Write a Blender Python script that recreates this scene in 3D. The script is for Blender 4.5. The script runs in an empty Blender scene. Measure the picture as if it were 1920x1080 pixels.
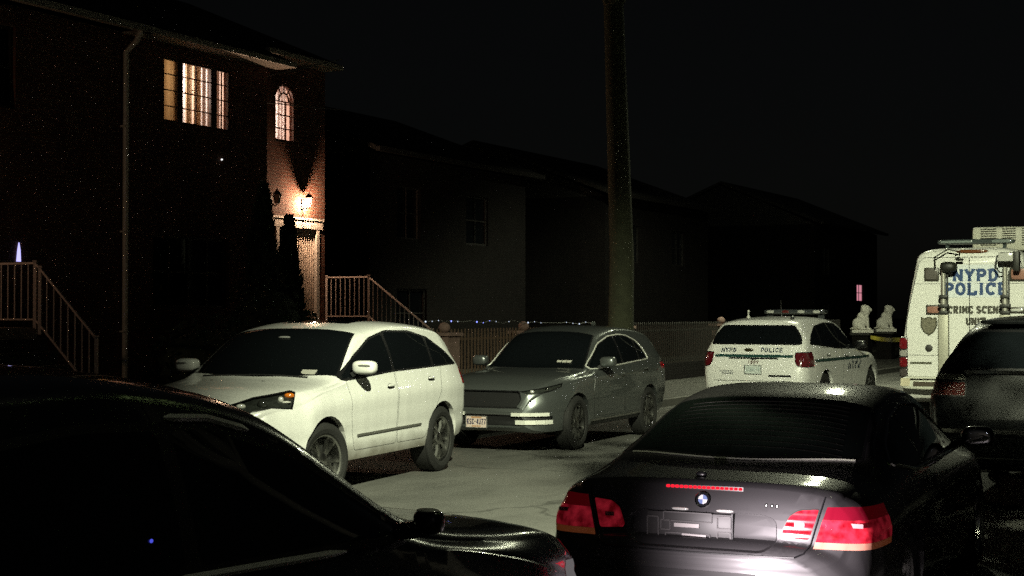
import bpy, bmesh, math, random
from mathutils import Vector, Matrix
from mathutils.bvhtree import BVHTree
random.seed(7)
PI = math.pi
scene = bpy.context.scene
COL = scene.collection
# ---------------------------------------------------------------- camera frame and street frame
F_PX, CAM_H, HZ = 2800.0, 1.83, 585.0
TH = math.radians(27.7)
HD = Vector((math.sin(TH), math.cos(TH), 0))          # along the street, away from the camera
NL = Vector((-math.cos(TH), math.sin(TH), 0))         # towards the houses on the left
O0 = Vector((-0.83, 17.2, 0))
def S(t, n, z=0.0): return O0 + HD*t + NL*n + Vector((0, 0, z))
def P(px, py, Z): return Vector(((px-960)/F_PX*Z, Z, CAM_H + (HZ-py)/F_PX*Z))
STREET_ROT = math.atan2(HD.y, HD.x)

# ---------------------------------------------------------------- materials
MATS = {}
def nodes_of(m):
    m.use_nodes = True
    return m.node_tree.nodes, m.node_tree.links
def setin(n, key, val):
    if key in n.inputs: n.inputs[key].default_value = val
def mat(name, col, rough=0.5, metal=0.0, coat=0.0, spec=0.5, emit=None, estr=0.0, noise=0.0, nscale=8.0, bump=0.0, bscale=40.0, trans=0.0, coatrough=0.03):
    if name in MATS: return MATS[name]
    m = bpy.data.materials.new(name); N, L = nodes_of(m)
    b = N['Principled BSDF']
    setin(b, 'Base Color', (*col, 1)); setin(b, 'Roughness', rough); setin(b, 'Metallic', metal)
    setin(b, 'Coat Weight', coat); setin(b, 'Coat Roughness', coatrough); setin(b, 'Specular IOR Level', spec)
    setin(b, 'Transmission Weight', trans)
    if emit: setin(b, 'Emission Color', (*emit, 1)); setin(b, 'Emission Strength', estr)
    if noise or bump:
        tc = N.new('ShaderNodeTexCoord')
    if noise:
        nz = N.new('ShaderNodeTexNoise'); setin(nz, 'Scale', nscale); setin(nz, 'Detail', 6.0)
        L.new(tc.outputs['Object'], nz.inputs['Vector'])
        mx = N.new('ShaderNodeMix'); mx.data_type = 'RGBA'
        a = [max(0, c*(1-noise)) for c in col]; c2 = [min(1, c*(1+noise)) for c in col]
        mx.inputs['A'].default_value = (*a, 1); mx.inputs['B'].default_value = (*c2, 1)
        L.new(nz.outputs['Fac'], mx.inputs['Factor']); L.new(mx.outputs['Result'], b.inputs['Base Color'])
    if bump:
        n2 = N.new('ShaderNodeTexNoise'); setin(n2, 'Scale', bscale); setin(n2, 'Detail', 8.0)
        L.new(tc.outputs['Object'], n2.inputs['Vector'])
        bp = N.new('ShaderNodeBump'); setin(bp, 'Strength', bump); setin(bp, 'Distance', 0.02)
        L.new(n2.outputs['Fac'], bp.inputs['Height']); L.new(bp.outputs['Normal'], b.inputs['Normal'])
    MATS[name] = m
    return m
def dirty_shaded_paint(name, col, z0, z1, dirt=(0.16, 0.14, 0.11), metal=0.0, rough=0.35, amount=0.85):
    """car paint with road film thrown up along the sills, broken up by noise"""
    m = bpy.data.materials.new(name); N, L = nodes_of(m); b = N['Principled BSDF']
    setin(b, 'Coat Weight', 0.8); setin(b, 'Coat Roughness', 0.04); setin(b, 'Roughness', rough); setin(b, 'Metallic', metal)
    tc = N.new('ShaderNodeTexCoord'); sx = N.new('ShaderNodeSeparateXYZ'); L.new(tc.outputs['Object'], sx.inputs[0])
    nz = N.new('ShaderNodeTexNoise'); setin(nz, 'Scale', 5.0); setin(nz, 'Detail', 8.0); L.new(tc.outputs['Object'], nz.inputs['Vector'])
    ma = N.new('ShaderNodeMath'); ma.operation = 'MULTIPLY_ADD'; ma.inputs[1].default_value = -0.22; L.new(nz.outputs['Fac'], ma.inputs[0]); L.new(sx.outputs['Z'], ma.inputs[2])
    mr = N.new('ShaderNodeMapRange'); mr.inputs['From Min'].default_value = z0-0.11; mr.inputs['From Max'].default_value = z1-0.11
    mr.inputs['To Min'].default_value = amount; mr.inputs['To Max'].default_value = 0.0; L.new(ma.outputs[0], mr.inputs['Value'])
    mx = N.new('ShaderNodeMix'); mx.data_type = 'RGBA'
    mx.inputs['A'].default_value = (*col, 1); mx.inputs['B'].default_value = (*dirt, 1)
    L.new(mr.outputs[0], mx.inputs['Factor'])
    mp = N.new('ShaderNodeMapping'); mp.inputs['Scale'].default_value = (4.5, 1.0, .35); st = N.new('ShaderNodeTexNoise'); setin(st, 'Scale', 2.2); setin(st, 'Detail', 7.0); L.new(tc.outputs['Object'], mp.inputs['Vector']); L.new(mp.outputs[0], st.inputs['Vector'])  # upright streaks toned into the paint as soft shade bands
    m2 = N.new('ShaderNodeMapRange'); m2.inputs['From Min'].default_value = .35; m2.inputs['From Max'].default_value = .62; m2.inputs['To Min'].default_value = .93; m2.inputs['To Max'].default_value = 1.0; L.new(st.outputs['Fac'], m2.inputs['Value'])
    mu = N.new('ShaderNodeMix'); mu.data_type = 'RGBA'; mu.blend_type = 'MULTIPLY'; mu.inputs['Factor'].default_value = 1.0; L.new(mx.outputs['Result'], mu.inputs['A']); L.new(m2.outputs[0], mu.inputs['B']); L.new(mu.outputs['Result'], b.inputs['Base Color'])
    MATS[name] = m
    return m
def emis(name, col, strength):
    if name in MATS: return MATS[name]
    m = bpy.data.materials.new(name); N, L = nodes_of(m); N.clear()
    e = N.new('ShaderNodeEmission'); e.inputs[0].default_value = (*col, 1); e.inputs[1].default_value = strength
    o = N.new('ShaderNodeOutputMaterial'); L.new(e.outputs[0], o.inputs[0]); MATS[name] = m
    if 'lens' not in name: m.cycles.emission_sampling = 'NONE'     # tiny glowing things: seen, not sampled as lamps
    return m

# ---------------------------------------------------------------- object helpers
def link(name, me, parent=None):
    o = bpy.data.objects.new(name, me); COL.objects.link(o)
    if parent is not None: o.parent = parent
    return o
def build(name, bm, mats, parent=None, sharp=35, smooth=True):
    """link a bmesh as ONE mesh object"""
    if not isinstance(mats, (list, tuple)): mats = [mats]
    me = bpy.data.meshes.new(name)
    bmesh.ops.remove_doubles(bm, verts=bm.verts, dist=1e-6) if False else None
    bm.to_mesh(me); bm.free()
    for m in mats: me.materials.append(m)
    if smooth:
        me.polygons.foreach_set('use_smooth', [True]*len(me.polygons))
        me.set_sharp_from_angle(angle=math.radians(sharp))
    return link(name, me, parent)
def tag(o, label=None, cat=None, group=None, kind=None):
    if label: o['label'] = label
    if cat: o['category'] = cat
    if group: o['group'] = group
    if kind: o['kind'] = kind
    return o
def thing(name, label, cat, loc=(0, 0, 0), rot=0.0, group=None):
    o = link(name, None); o.location = loc; o.rotation_euler = (0, 0, rot)
    return tag(o, label, cat, group)
def copy_tree(o, parent=None):
    c = o.copy(); COL.objects.link(c)
    if parent is not None: c.parent = parent
    for ch in list(o.children): copy_tree(ch, c)
    return c
def bmn(): return bmesh.new()
def box(bm, c, s, rot=None, mi=0, bevel=0.0):
    M = Matrix.Translation(c) @ (rot.to_4x4() if rot is not None else Matrix.Identity(4)) @ Matrix.Diagonal((*s, 1))
    r = bmesh.ops.create_cube(bm, size=1.0, matrix=M)
    fs = {f for v in r['verts'] for f in v.link_faces}
    for f in fs: f.material_index = mi
    if bevel:
        es = list({e for v in r['verts'] for e in v.link_edges})
        rb = bmesh.ops.bevel(bm, geom=es, offset=bevel, segments=2, profile=0.5, affect='EDGES')
        for f in rb['faces']: f.material_index = mi
    return r['verts']
def bar(bm, a, b, w, h=None, mi=0, up=Vector((0, 0, 1))):
    """rectangular bar from a to b"""
    a = Vector(a); b = Vector(b); d = b-a; L = d.length
    if L < 1e-6: return
    z = d.normalized(); x = up.cross(z)
    if x.length < 1e-4: x = Vector((1, 0, 0)).cross(z)
    x.normalize(); y = z.cross(x)
    R = Matrix((x, y, z)).transposed()
    box(bm, (a+b)/2, (w, h or w, L), R, mi)
def tube(bm, pts, r, seg=8, mi=0, caps=True):
    pts = [Vector(p) for p in pts]; rs = r if isinstance(r, (list, tuple)) else [r]*len(pts)
    rings = []; prev = None
    for i, p in enumerate(pts):
        d = (pts[min(i+1, len(pts)-1)]-pts[max(i-1, 0)]).normalized()
        if prev is None:
            x = d.cross(Vector((0, 0, 1)));
            if x.length < 1e-3: x = d.cross(Vector((1, 0, 0)))
        else: x = prev - d*prev.dot(d)
        x.normalize(); prev = x; y = d.cross(x)
        rings.append([bm.verts.new(p + (x*math.cos(2*PI*k/seg)+y*math.sin(2*PI*k/seg))*rs[i]) for k in range(seg)])
    for A, B in zip(rings, rings[1:]):
        for k in range(seg):
            f = bm.faces.new((A[k], A[(k+1) % seg], B[(k+1) % seg], B[k])); f.material_index = mi
    if caps:
        for Rg in (rings[0][::-1], rings[-1]):
            f = bm.faces.new(Rg); f.material_index = mi
def lathe(bm, prof, seg=24, M=Matrix.Identity(4), mi=0, close=False):
    """prof = [(r, h)] about local z"""
    rings = []
    for r, h in prof:
        rings.append([bm.verts.new(M @ Vector((max(r, 1e-4)*math.cos(2*PI*k/seg), max(r, 1e-4)*math.sin(2*PI*k/seg), h))) for k in range(seg)])
    prs = list(zip(rings, rings[1:]))
    if close: prs.append((rings[-1], rings[0]))
    for A, B in prs:
        for k in range(seg):
            f = bm.faces.new((A[k], A[(k+1) % seg], B[(k+1) % seg], B[k])); f.material_index = mi
def superell(bm, c, s, e=4.0, n=16, M=None, mi=0):
    """rounded-box blob of half sizes s"""
    def sp(v, p): return math.copysign(abs(v)**p, v)
    p = 2.0/e; rows = []
    for i in range(n+1):
        ph = -PI/2 + PI*i/n; row = []
        for k in range(2*n):
            th = PI*k/n
            v = Vector((s[0]*sp(math.cos(ph), p)*sp(math.cos(th), p), s[1]*sp(math.cos(ph), p)*sp(math.sin(th), p), s[2]*sp(math.sin(ph), p)))
            if M is not None: v = M @ v
            row.append(bm.verts.new(Vector(c)+v))
        rows.append(row)
    for A, B in zip(rows, rows[1:]):
        for k in range(2*n):
            try:
                f = bm.faces.new((A[k], A[(k+1) % (2*n)], B[(k+1) % (2*n)], B[k])); f.material_index = mi
            except ValueError: pass
    bmesh.ops.remove_doubles(bm, verts=[v for r in rows for v in r], dist=1e-5)
def prism(bm, pts, d, mi=0):
    """closed polygon (3D points) extruded by vector d"""
    d = Vector(d); A = [bm.verts.new(Vector(p)) for p in pts]; B = [bm.verts.new(Vector(p)+d) for p in pts]; n = len(A)
    fs = [bm.faces.new(A[::-1]), bm.faces.new(B)] + [bm.faces.new((A[i], A[(i+1) % n], B[(i+1) % n], B[i])) for i in range(n)]
    for f in fs: f.material_index = mi
    bmesh.ops.recalc_face_normals(bm, faces=fs)
def pchip(pts):
    xs = [p[0] for p in pts]; ys = [p[1] for p in pts]; n = len(xs)
    h = [xs[i+1]-xs[i] for i in range(n-1)]; dl = [(ys[i+1]-ys[i])/h[i] for i in range(n-1)]
    m = [0.0]*n; m[0] = dl[0]; m[-1] = dl[-1]
    for i in range(1, n-1):
        if dl[i-1]*dl[i] > 0:
            w1 = 2*h[i]+h[i-1]; w2 = h[i]+2*h[i-1]; m[i] = (w1+w2)/(w1/dl[i-1]+w2/dl[i])
    def f(x):
        if x <= xs[0]: return ys[0]
        if x >= xs[-1]: return ys[-1]
        i = 0
        while x > xs[i+1]: i += 1
        t = (x-xs[i])/h[i]
        return ((1+2*t)*(1-t)**2*ys[i] + t*(1-t)**2*h[i]*m[i] + t*t*(3-2*t)*ys[i+1] + t*t*(t-1)*h[i]*m[i+1])
    return f

# ---------------------------------------------------------------- lettering: slab-serif strokes
def arc(cx, cy, rx, ry, a0, a1, n=10):
    return [(cx+rx*math.cos(math.radians(a0+(a1-a0)*i/n)), cy+ry*math.sin(math.radians(a0+(a1-a0)*i/n))) for i in range(n+1)]
GL = {
 'N': ([[(.16, 0), (.16, 1)], [(.84, 0), (.84, 1)], [(.16, .96), (.84, .04)]], [(.16, 0), (.14, 1), (.84, 1)]),
 'Y': ([[(.12, 1), (.5, .45)], [(.88, 1), (.5, .45)], [(.5, .5), (.5, 0)]], [(.13, 1), (.87, 1), (.5, 0)]),
 'P': ([[(.2, 0), (.2, 1)], [(.2, .93)]+arc(.55, .70, .30, .23, 90, -90)+[(.2, .47)]], [(.2, 0), (.15, 1)]),
 'D': ([[(.2, 0), (.2, 1)], [(.2, .93)]+arc(.45, .5, .38, .43, 90, -90)+[(.2, .07)]], [(.15, 0), (.15, 1)]),
 'O': ([arc(.5, .5, .38, .43, 0, 360, 20)], []),
 'L': ([[(.22, 0), (.22, 1)], [(.22, .07), (.85, .07)], [(.85, 0), (.85, .32)]], [(.22, 1), (.15, 0)]),
 'I': ([[(.5, 0), (.5, 1)]], [(.5, 0), (.5, 1)]),
 'C': ([arc(.52, .5, .38, .43, 45, 315, 16), [(.84, .68), (.84, 1)]], []),
 'E': ([[(.22, 0), (.22, 1)], [(.22, .07), (.85, .07)], [(.22, .93), (.82, .93)], [(.22, .5), (.62, .5)], [(.85, 0), (.85, .3)], [(.82, .72), (.82, 1)]], [(.18, 0), (.18, 1)]),
 'R': ([[(.2, 0), (.2, 1)], [(.2, .93)]+arc(.52, .72, .28, .21, 90, -90)+[(.2, .51)], [(.45, .5), (.85, 0)]], [(.2, 0), (.15, 1), (.86, 0)]),
 'M': ([[(.12, 0), (.12, 1)], [(.88, 0), (.88, 1)], [(.12, .95), (.5, .25)], [(.88, .95), (.5, .25)]], [(.12, 0), (.88, 0), (.1, 1), (.9, 1)]),
 'S': ([arc(.5, .72, .30, .21, 20, 250, 12)+arc(.5, .28, .32, .21, 70, -160, 12)], []),
 'T': ([[(.5, 0), (.5, 1)], [(.08, .93), (.92, .93)], [(.08, .7), (.08, 1)], [(.92, .7), (.92, 1)]], [(.5, 0)]),
 'U': ([[(.18, 1), (.18, .4)]+arc(.5, .38, .32, .31, 180, 360)+[(.82, 1)]], [(.18, 1), (.82, 1)]),
 'K': ([[(.2, 0), (.2, 1)], [(.82, 1), (.22, .45)], [(.4, .6), (.85, 0)]], []),
 'J': ([[(.7, 1), (.7, .35)]+arc(.45, .3, .25, .25, 0, -170)], []),
 'W': ([[(.06, 1), (.28, 0), (.5, .8), (.72, 0), (.94, 1)]], []),
 'A': ([[(.1, 0), (.5, 1), (.9, 0)], [(.25, .35), (.75, .35)]], []),
 '1': ([[(.3, .8), (.52, 1), (.52, 0)]], [(.52, 0)]),
 '4': ([[(.66, 0), (.66, 1), (.12, .3), (.9, .3)]], []),
 '5': ([[(.8, .95), (.28, .95), (.24, .55)]+arc(.48, .32, .3, .3, 110, -150)], []),
 '7': ([[(.12, .95), (.85, .95), (.4, 0)]], []),
 '8': ([arc(.5, .74, .26, .22, 0, 360, 14), arc(.5, .27, .31, .25, 0, 360, 14)], []),
 '9': ([arc(.5, .68, .29, .27, 0, 360, 14), [(.79, .68), (.72, .25), (.4, .04)]], []),
 '6': ([arc(.5, .32, .29, .27, 0, 360, 14), [(.21, .32), (.28, .75), (.6, .96)]], []),
 '-': ([[(.2, .5), (.8, .5)]], []),
}
def lettering(bm, text, org, right, up, height, width, thick=0.17, gap=0.18, serif=True, mi=0):
    """flat stroked letters; org = left end of the baseline; width = width of one letter"""
    right = Vector(right); up = Vector(up); nrm = right.cross(up).normalized(); x = 0.0; lay = 0
    for ch in text:
        if ch == ' ': x += width*0.6; continue
        st, sf = GL[ch]; w = width*(0.55 if ch == 'I' else 1.0)
        off = -width*0.225 if ch == 'I' else 0.0
        def pt(q): return Vector(org) + right*(x+off+q[0]*width) + up*(q[1]*height) + nrm*(lay*0.00025)
        segs = []
        for pl in st: segs += [(pl[i], pl[i+1], True) for i in range(len(pl)-1)]
        if serif:
            for sx, sy in sf:
                yy = 0.055 if sy == 0 else 0.945
                segs.append(((sx-.17, yy), (sx+.17, yy), False))
        for a, b, main in segs:
            lay = (lay+1) % 9
            A = pt(a); B = pt(b); d = (B-A)
            if d.length < 1e-6: continue
            d.normalize(); s = nrm.cross(d)*(height*(thick if main else 0.11)/2); e = d*(height*0.02)
            f = bm.faces.new([bm.verts.new(v) for v in (A-e-s, B+e-s, B+e+s, A-e+s)]); f.material_index = mi
        x += w + width*gap
    return x - width*gap
def text_width(text, width, gap=0.18):
    return sum(width*0.6 if c == ' ' else width*(0.55 if c == 'I' else 1.0)+width*gap for c in text)-width*gap
# ---------------------------------------------------------------- car body: lofted shell, then carved into panels
X3, Y3, Z3 = Vector((1, 0, 0)), Vector((0, 1, 0)), Vector((0, 0, 1))
def ring_half(c, x):
    zb, zt = c['zb'](x), c['zt'](x)
    zr = min(c['zr'](x), zt-0.012); zl = min(c['zl'](x), zr-0.012)
    zb = min(zb, zl-0.06)
    wr, wb, ws = c['wr'](x), c['wb'](x), c['ws'](x); wm = c['wm'](x)
    pts = [(0, zb+.015), (ws*.45, zb+.01), (ws*.86, zb)]
    side = pchip([(0, ws), (.16, ws+(wm-ws)*.62), (.52, wm), (.80, wm-.25*(wm-wb)), (1, wb)])
    for i in range(14):
        u = i/13; z = zb+.03+(zl-zb-.03)*u; y = side(u)
        for (zc, s, a) in c.get('crease', ()):
            q = (z-zc(x))/s; y += a*math.exp(-q*q)
        pts.append((y, z))
    for i in range(1, 9):
        u = i/8; pts.append((wb+(wr-wb)*u + .018*math.sin(PI*u), zl+(zr-zl)*u))
    for i in range(1, 11):
        ph = PI/2*i/10
        pts.append((wr*max(0, math.cos(ph))**c.get('pr', .8), zr+(zt-zr)*math.sin(ph)**c.get('pz', 1.0)))
    return pts
def loft(c):
    L = c['L']; xs = set()
    for k in ('zt', 'zr', 'zl', 'zb', 'wr', 'wb', 'wm', 'ws'):
        xs |= {round(p[0], 4) for p in c[k+'_pts']}
        c[k] = pchip(c[k+'_pts'])
    xs |= {round(.008*i, 4) for i in range(13)} | {round(L-.008*i, 4) for i in range(13)} | {round(.04*i, 4) for i in range(int(L/.04)+1)}
    xs = sorted(x for x in xs if 0 <= x <= L); out = []
    for x in xs:
        if not out or x-out[-1] > .0035: out.append(x)
    bm = bmn(); rings = []; h = L/2
    for x in out:
        H = ring_half(c, x); n = len(H)
        lft = [bm.verts.new((x-h, p[0], p[1])) for p in H]
        rgt = [lft[0]]+[bm.verts.new((x-h, -p[0], p[1])) for p in H[1:-1]]+[lft[-1]]
        rings.append((lft, rgt))
    for (l0, r0), (l1, r1) in zip(rings, rings[1:]):
        for i in range(len(l0)-1):
            bm.faces.new((l0[i], l1[i], l1[i+1], l0[i+1])); bm.faces.new((r0[i], r0[i+1], r1[i+1], r1[i]))
    for (l, r), fl in ((rings[0], 1), (rings[-1], 0)):
        for i in range(len(l)-1):
            vs = [l[i], l[i+1], r[i+1], r[i]]
            q = []
            for v in vs:
                if v not in q: q.append(v)
            if len(q) > 2: bm.faces.new(q if fl else q[::-1])
    bmesh.ops.recalc_face_normals(bm, faces=bm.faces)
    return bm
def inside(poly, p):
    x, y = p; r = False; n = len(poly)
    for i in range(n):
        x1, y1 = poly[i]; x2, y2 = poly[i-1]
        if (y1 > y) != (y2 > y) and x < (x2-x1)*(y-y1)/(y2-y1)+x1: r = not r
    return r
def offset_poly(poly, d):
    n = len(poly); area = sum(poly[i-1][0]*poly[i][1]-poly[i][0]*poly[i-1][1] for i in range(n))
    sg = 1 if area > 0 else -1; out = []
    for i in range(n):
        a, b, c = Vector(poly[i-1]), Vector(poly[i]), Vector(poly[(i+1) % n])
        e1 = (b-a).normalized(); e2 = (c-b).normalized()
        n1 = Vector((-e1.y, e1.x))*sg; n2 = Vector((-e2.y, e2.x))*sg
        m = (n1+n2); k = max(.35, m.length/2); m.normalize()
        q = b+m*(d/k); out.append((q.x, q.y))
    return out
def round_poly(poly, r, n=4):
    out = []; N = len(poly)
    for i in range(N):
        a, b, c = Vector(poly[i-1]), Vector(poly[i]), Vector(poly[(i+1) % N])
        rr = min(r, .45*(a-b).length, .45*(c-b).length); p = b+(a-b).normalized()*rr; q = b+(c-b).normalized()*rr
        for k in range(n+1):
            t = k/n; v = p*(1-t)**2+b*2*t*(1-t)+q*t*t; out.append((v.x, v.y))
    return out
def carve(bm, poly, U, V, test, margin=.16):
    xs = [p[0] for p in poly]; ys = [p[1] for p in poly]
    x0, x1, y0, y1 = min(xs)-margin, max(xs)+margin, min(ys)-margin, max(ys)+margin
    def c2(f):
        c = f.calc_center_median(); return c.dot(U), c.dot(V), c
    cand = []
    for f in bm.faces:
        u, v, c = c2(f)
        if x0 < u < x1 and y0 < v < y1 and test(c): cand.append(f)
    n = len(poly)
    for i in range(n):
        a = Vector(poly[i-1]); b = Vector(poly[i]); d = b-a
        if d.length < 1e-5: continue
        dn = d.normalized(); L = d.length
        near = []
        for f in cand:
            u, v, _ = c2(f); q = Vector((u, v))-a; t = q.dot(dn)
            if -.1 < t < L+.1 and abs(q.x*dn.y-q.y*dn.x) < .12: near.append(f)
        if not near: continue
        g = set(near)
        for f in near: g.update(f.edges); g.update(f.verts)
        nrm = (U*(-dn.y)+V*dn.x).normalized()
        # plane through the polygon edge, parallel to the view axis of this projection
        W = U.cross(V); co = U*a.x+V*a.y
        res = bmesh.ops.bisect_plane(bm, geom=list(g), dist=1e-5, plane_co=co, plane_no=nrm)
        cand = [f for f in cand if f.is_valid]; s = set(cand)
        cand += [f for f in res['geom'] if isinstance(f, bmesh.types.BMFace) and f.is_valid and f not in s]
    out = []
    for f in set(cand):
        u, v, c = c2(f)
        if inside(poly, (u, v)) and test(c): out.append(f)
    return out
def take(bm, faces):
    nb = bmn(); vm = {}
    for f in faces:
        vs = []
        for v in f.verts:
            if v not in vm: vm[v] = nb.verts.new(v.co)
            vs.append(vm[v])
        try:
            nf = nb.faces.new(vs); nf.material_index = f.material_index
        except ValueError: pass
    bmesh.ops.delete(bm, geom=list(faces), context='FACES')
    return nb
def thicken(bm, d):
    """give an open panel an inner edge: its boundary turned inwards by d"""
    bm.normal_update()
    es = [e for e in bm.edges if len(e.link_faces) == 1]
    nv = {v: v.normal.copy() for e in es for v in e.verts}
    r = bmesh.ops.extrude_edge_only(bm, edges=es)
    vs = [v for v in r['geom'] if isinstance(v, bmesh.types.BMVert)]
    src = {}
    for v in vs:
        for e in v.link_edges:
            o = e.other_vert(v)
            if o in nv: v.co = o.co - nv[o]*d; break
class Car:
    def __init__(s, name, label, cat, c, paint, anchor, local, psi, extra_mats=(), group=None):
        s.c = c; s.bm = loft(c); s.h = c['L']/2; s.paint = paint
        s.bvh = BVHTree.FromBMesh(s.bm)
        h = Vector((math.sin(psi), math.cos(psi), 0)); l = Vector((-math.cos(psi), math.sin(psi), 0))
        loc = Vector((anchor[0], anchor[1], 0)) - h*(local[0]-s.h) - l*local[1]
        s.root = thing(name, label, cat, loc, math.atan2(h.y, h.x), group)
        s.mats = [paint, mat('black_rubber_trim', (.008, .008, .009), .35)] + list(extra_mats)
    def X(s, x): return x-s.h
    def region(s, poly, view, test=None, rim=0.0, rnd=0.0):
        """poly given in (x from rear, z) / (y, z) / (x, y); view 'L','R' sides, 'B' back, 'F' front, 'T' top, or (U,V)"""
        h = s.h
        if view in ('L', 'R'):
            sg = 1 if view == 'L' else -1; U, V = X3, Z3; poly = [(p[0]-h, p[1]) for p in poly]
            t0 = (lambda c: c.y*sg > .30)
        elif view == 'B': U, V = Y3, Z3; t0 = (lambda c: c.x < -h+.75)
        elif view == 'F': U, V = Y3, Z3; t0 = (lambda c: c.x > h-.75)
        elif view == 'T': U, V = X3, Y3; poly = [(p[0]-h, p[1]) for p in poly]; t0 = (lambda c: c.z > .5)
        else:
            U, V = view; t0 = (lambda c: True)
        tt = (lambda c: t0(c) and (test is None or test(Vector((c.x+h, c.y, c.z)))))
        if rnd: poly = round_poly(poly, rnd)
        fs = carve(s.bm, poly, U, V, tt)
        if not rim: return fs, []
        inn = set(carve(s.bm, offset_poly(poly, rim), U, V, tt)); 
        allf = [f for f in s.bm.faces if f.is_valid]
        rimf = []
        for f in allf:
            if f in inn: continue
            c = f.calc_center_median()
            if tt(c) and inside(poly, (c.dot(U), c.dot(V))): rimf.append(f)
        return list(inn), rimf
    def panel(s, name, poly, view, mats, test=None, rim=.0, rnd=0.0, seal=True, push=0.0, thick=0.0, label=None, rimmat=1, skip=False):
        fs, rf = s.region(poly, view, test, rim, rnd)
        if skip: fs = [f for f in fs if f.material_index == 0]; rf = [f for f in rf if f.material_index == 0]
        if not fs: print('EMPTY PANEL', s.root.name, name); return None
        if rf:
            if seal:
                for f in rf: f.material_index = rimmat
            else: bmesh.ops.delete(s.bm, geom=rf, context='FACES')
        fs = [f for f in fs if f.is_valid]
        for f in fs: f.material_index = 0
        nb = take(s.bm, fs); nb.normal_update()
        if push:
            nm = {v: v.normal.copy() for v in nb.verts}
            for v in nb.verts: v.co -= nm[v]*push
        if thick: thicken(nb, thick)
        o = build(name, nb, mats, s.root, 40)
        if label: o['label'] = label
        return o
    def paintmat(s, poly, view, mi, test=None, rnd=0.0):
        fs, _ = s.region(poly, view, test, 0, rnd)
        for f in fs: f.material_index = mi
    def hit(s, x, y, z, d):
        """point on the body seen along direction d from outside; x from rear"""
        d = Vector(d); p = Vector((x-s.h, y, z)); o = p - d*6
        r = s.bvh.ray_cast(o, d, 12)
        return (r[0], r[1]) if r[0] is not None else (p, -d)
    def arches(s, axles, r, zc, seg=30):
        for xa in axles:
            for vw, sg in (('L', 1), ('R', -1)):
                poly = [(xa+r*math.cos(2*PI*k/seg), zc+r*math.sin(2*PI*k/seg)) for k in range(seg)]
                fs, _ = s.region(poly, vw, (lambda c: c.z < zc+r+.1))
                bmesh.ops.delete(s.bm, geom=fs, context='FACES')
                c = Vector((xa-s.h, 0, zc))
                es = [e for e in s.bm.edges if len(e.link_faces) == 1 and all(v.co.y*sg > .3 and abs(math.hypot(v.co.x-c.x, v.co.z-zc)-r) < .012 for v in e.verts)]
                if es:
                    rr = bmesh.ops.extrude_edge_only(s.bm, edges=es)
                    for v in rr['geom']:
                        if isinstance(v, bmesh.types.BMVert):
                            v.co.y -= sg*.05; v.co.x = c.x+(v.co.x-c.x)*.985; v.co.z = zc+(v.co.z-zc)*.985
        for xa in axles:
            for sg in (1, -1):
                bm = bmn(); A = []; B = []
                for k in range(21):
                    a = PI*(1.08*k/20-.04); q = (xa-s.h+(r+.012)*math.cos(a), zc+(r+.012)*math.sin(a))
                    A.append(bm.verts.new((q[0], sg*(s.c['W']/2-.05), q[1]))); B.append(bm.verts.new((q[0], sg*.42, q[1])))
                for k in range(20): bm.faces.new((A[k], A[k+1], B[k+1], B[k]))
                bm.faces.new(B)
                build('wheel_well', bm, mat('black_liner', (.006, .006, .006), .9), s.root)
    def finish(s, sharp=32):
        return build('body', s.bm, s.mats, s.root, sharp)
    def sub(s, name, bm, m, parent=None, sharp=35, label=None):
        o = build(name, bm, m, parent or s.root, sharp)
        if label: o['label'] = label
        return o
    def mirror(s, x, y, z, size, m, capm=None, e=3.2):
        for sg in (1, -1):
            bm = bmn(); superell(bm, (x-s.h, sg*y, z), size, e, 9)
            bar(bm, (x-s.h+.01, sg*(y-size[1]*.8), z-size[2]*.7), (x-s.h+.03, sg*(s.c['wb'](x)-.03), z-size[2]*1.1), .07, .05, 1)
            s.sub('side_mirror', bm, [m, s.mats[1]])
    def handles(s, spots, m, cup=True, length=.2):
        for x, z in spots:
            for sg in (1, -1):
                p, n = s.hit(x, 0, z, (0, -sg, 0)); bm = bmn()
                if cup: superell(bm, (p.x, p.y-sg*.006, p.z-.004), (.062, .012, .042), 2.2, 8, mi=1)
                superell(bm, (p.x+.01, p.y+sg*.022, p.z+.02), (length*.42, .012, .014), 3, 7, mi=0)
                s.sub('door_handle', bm, [m, s.mats[1]])
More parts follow.
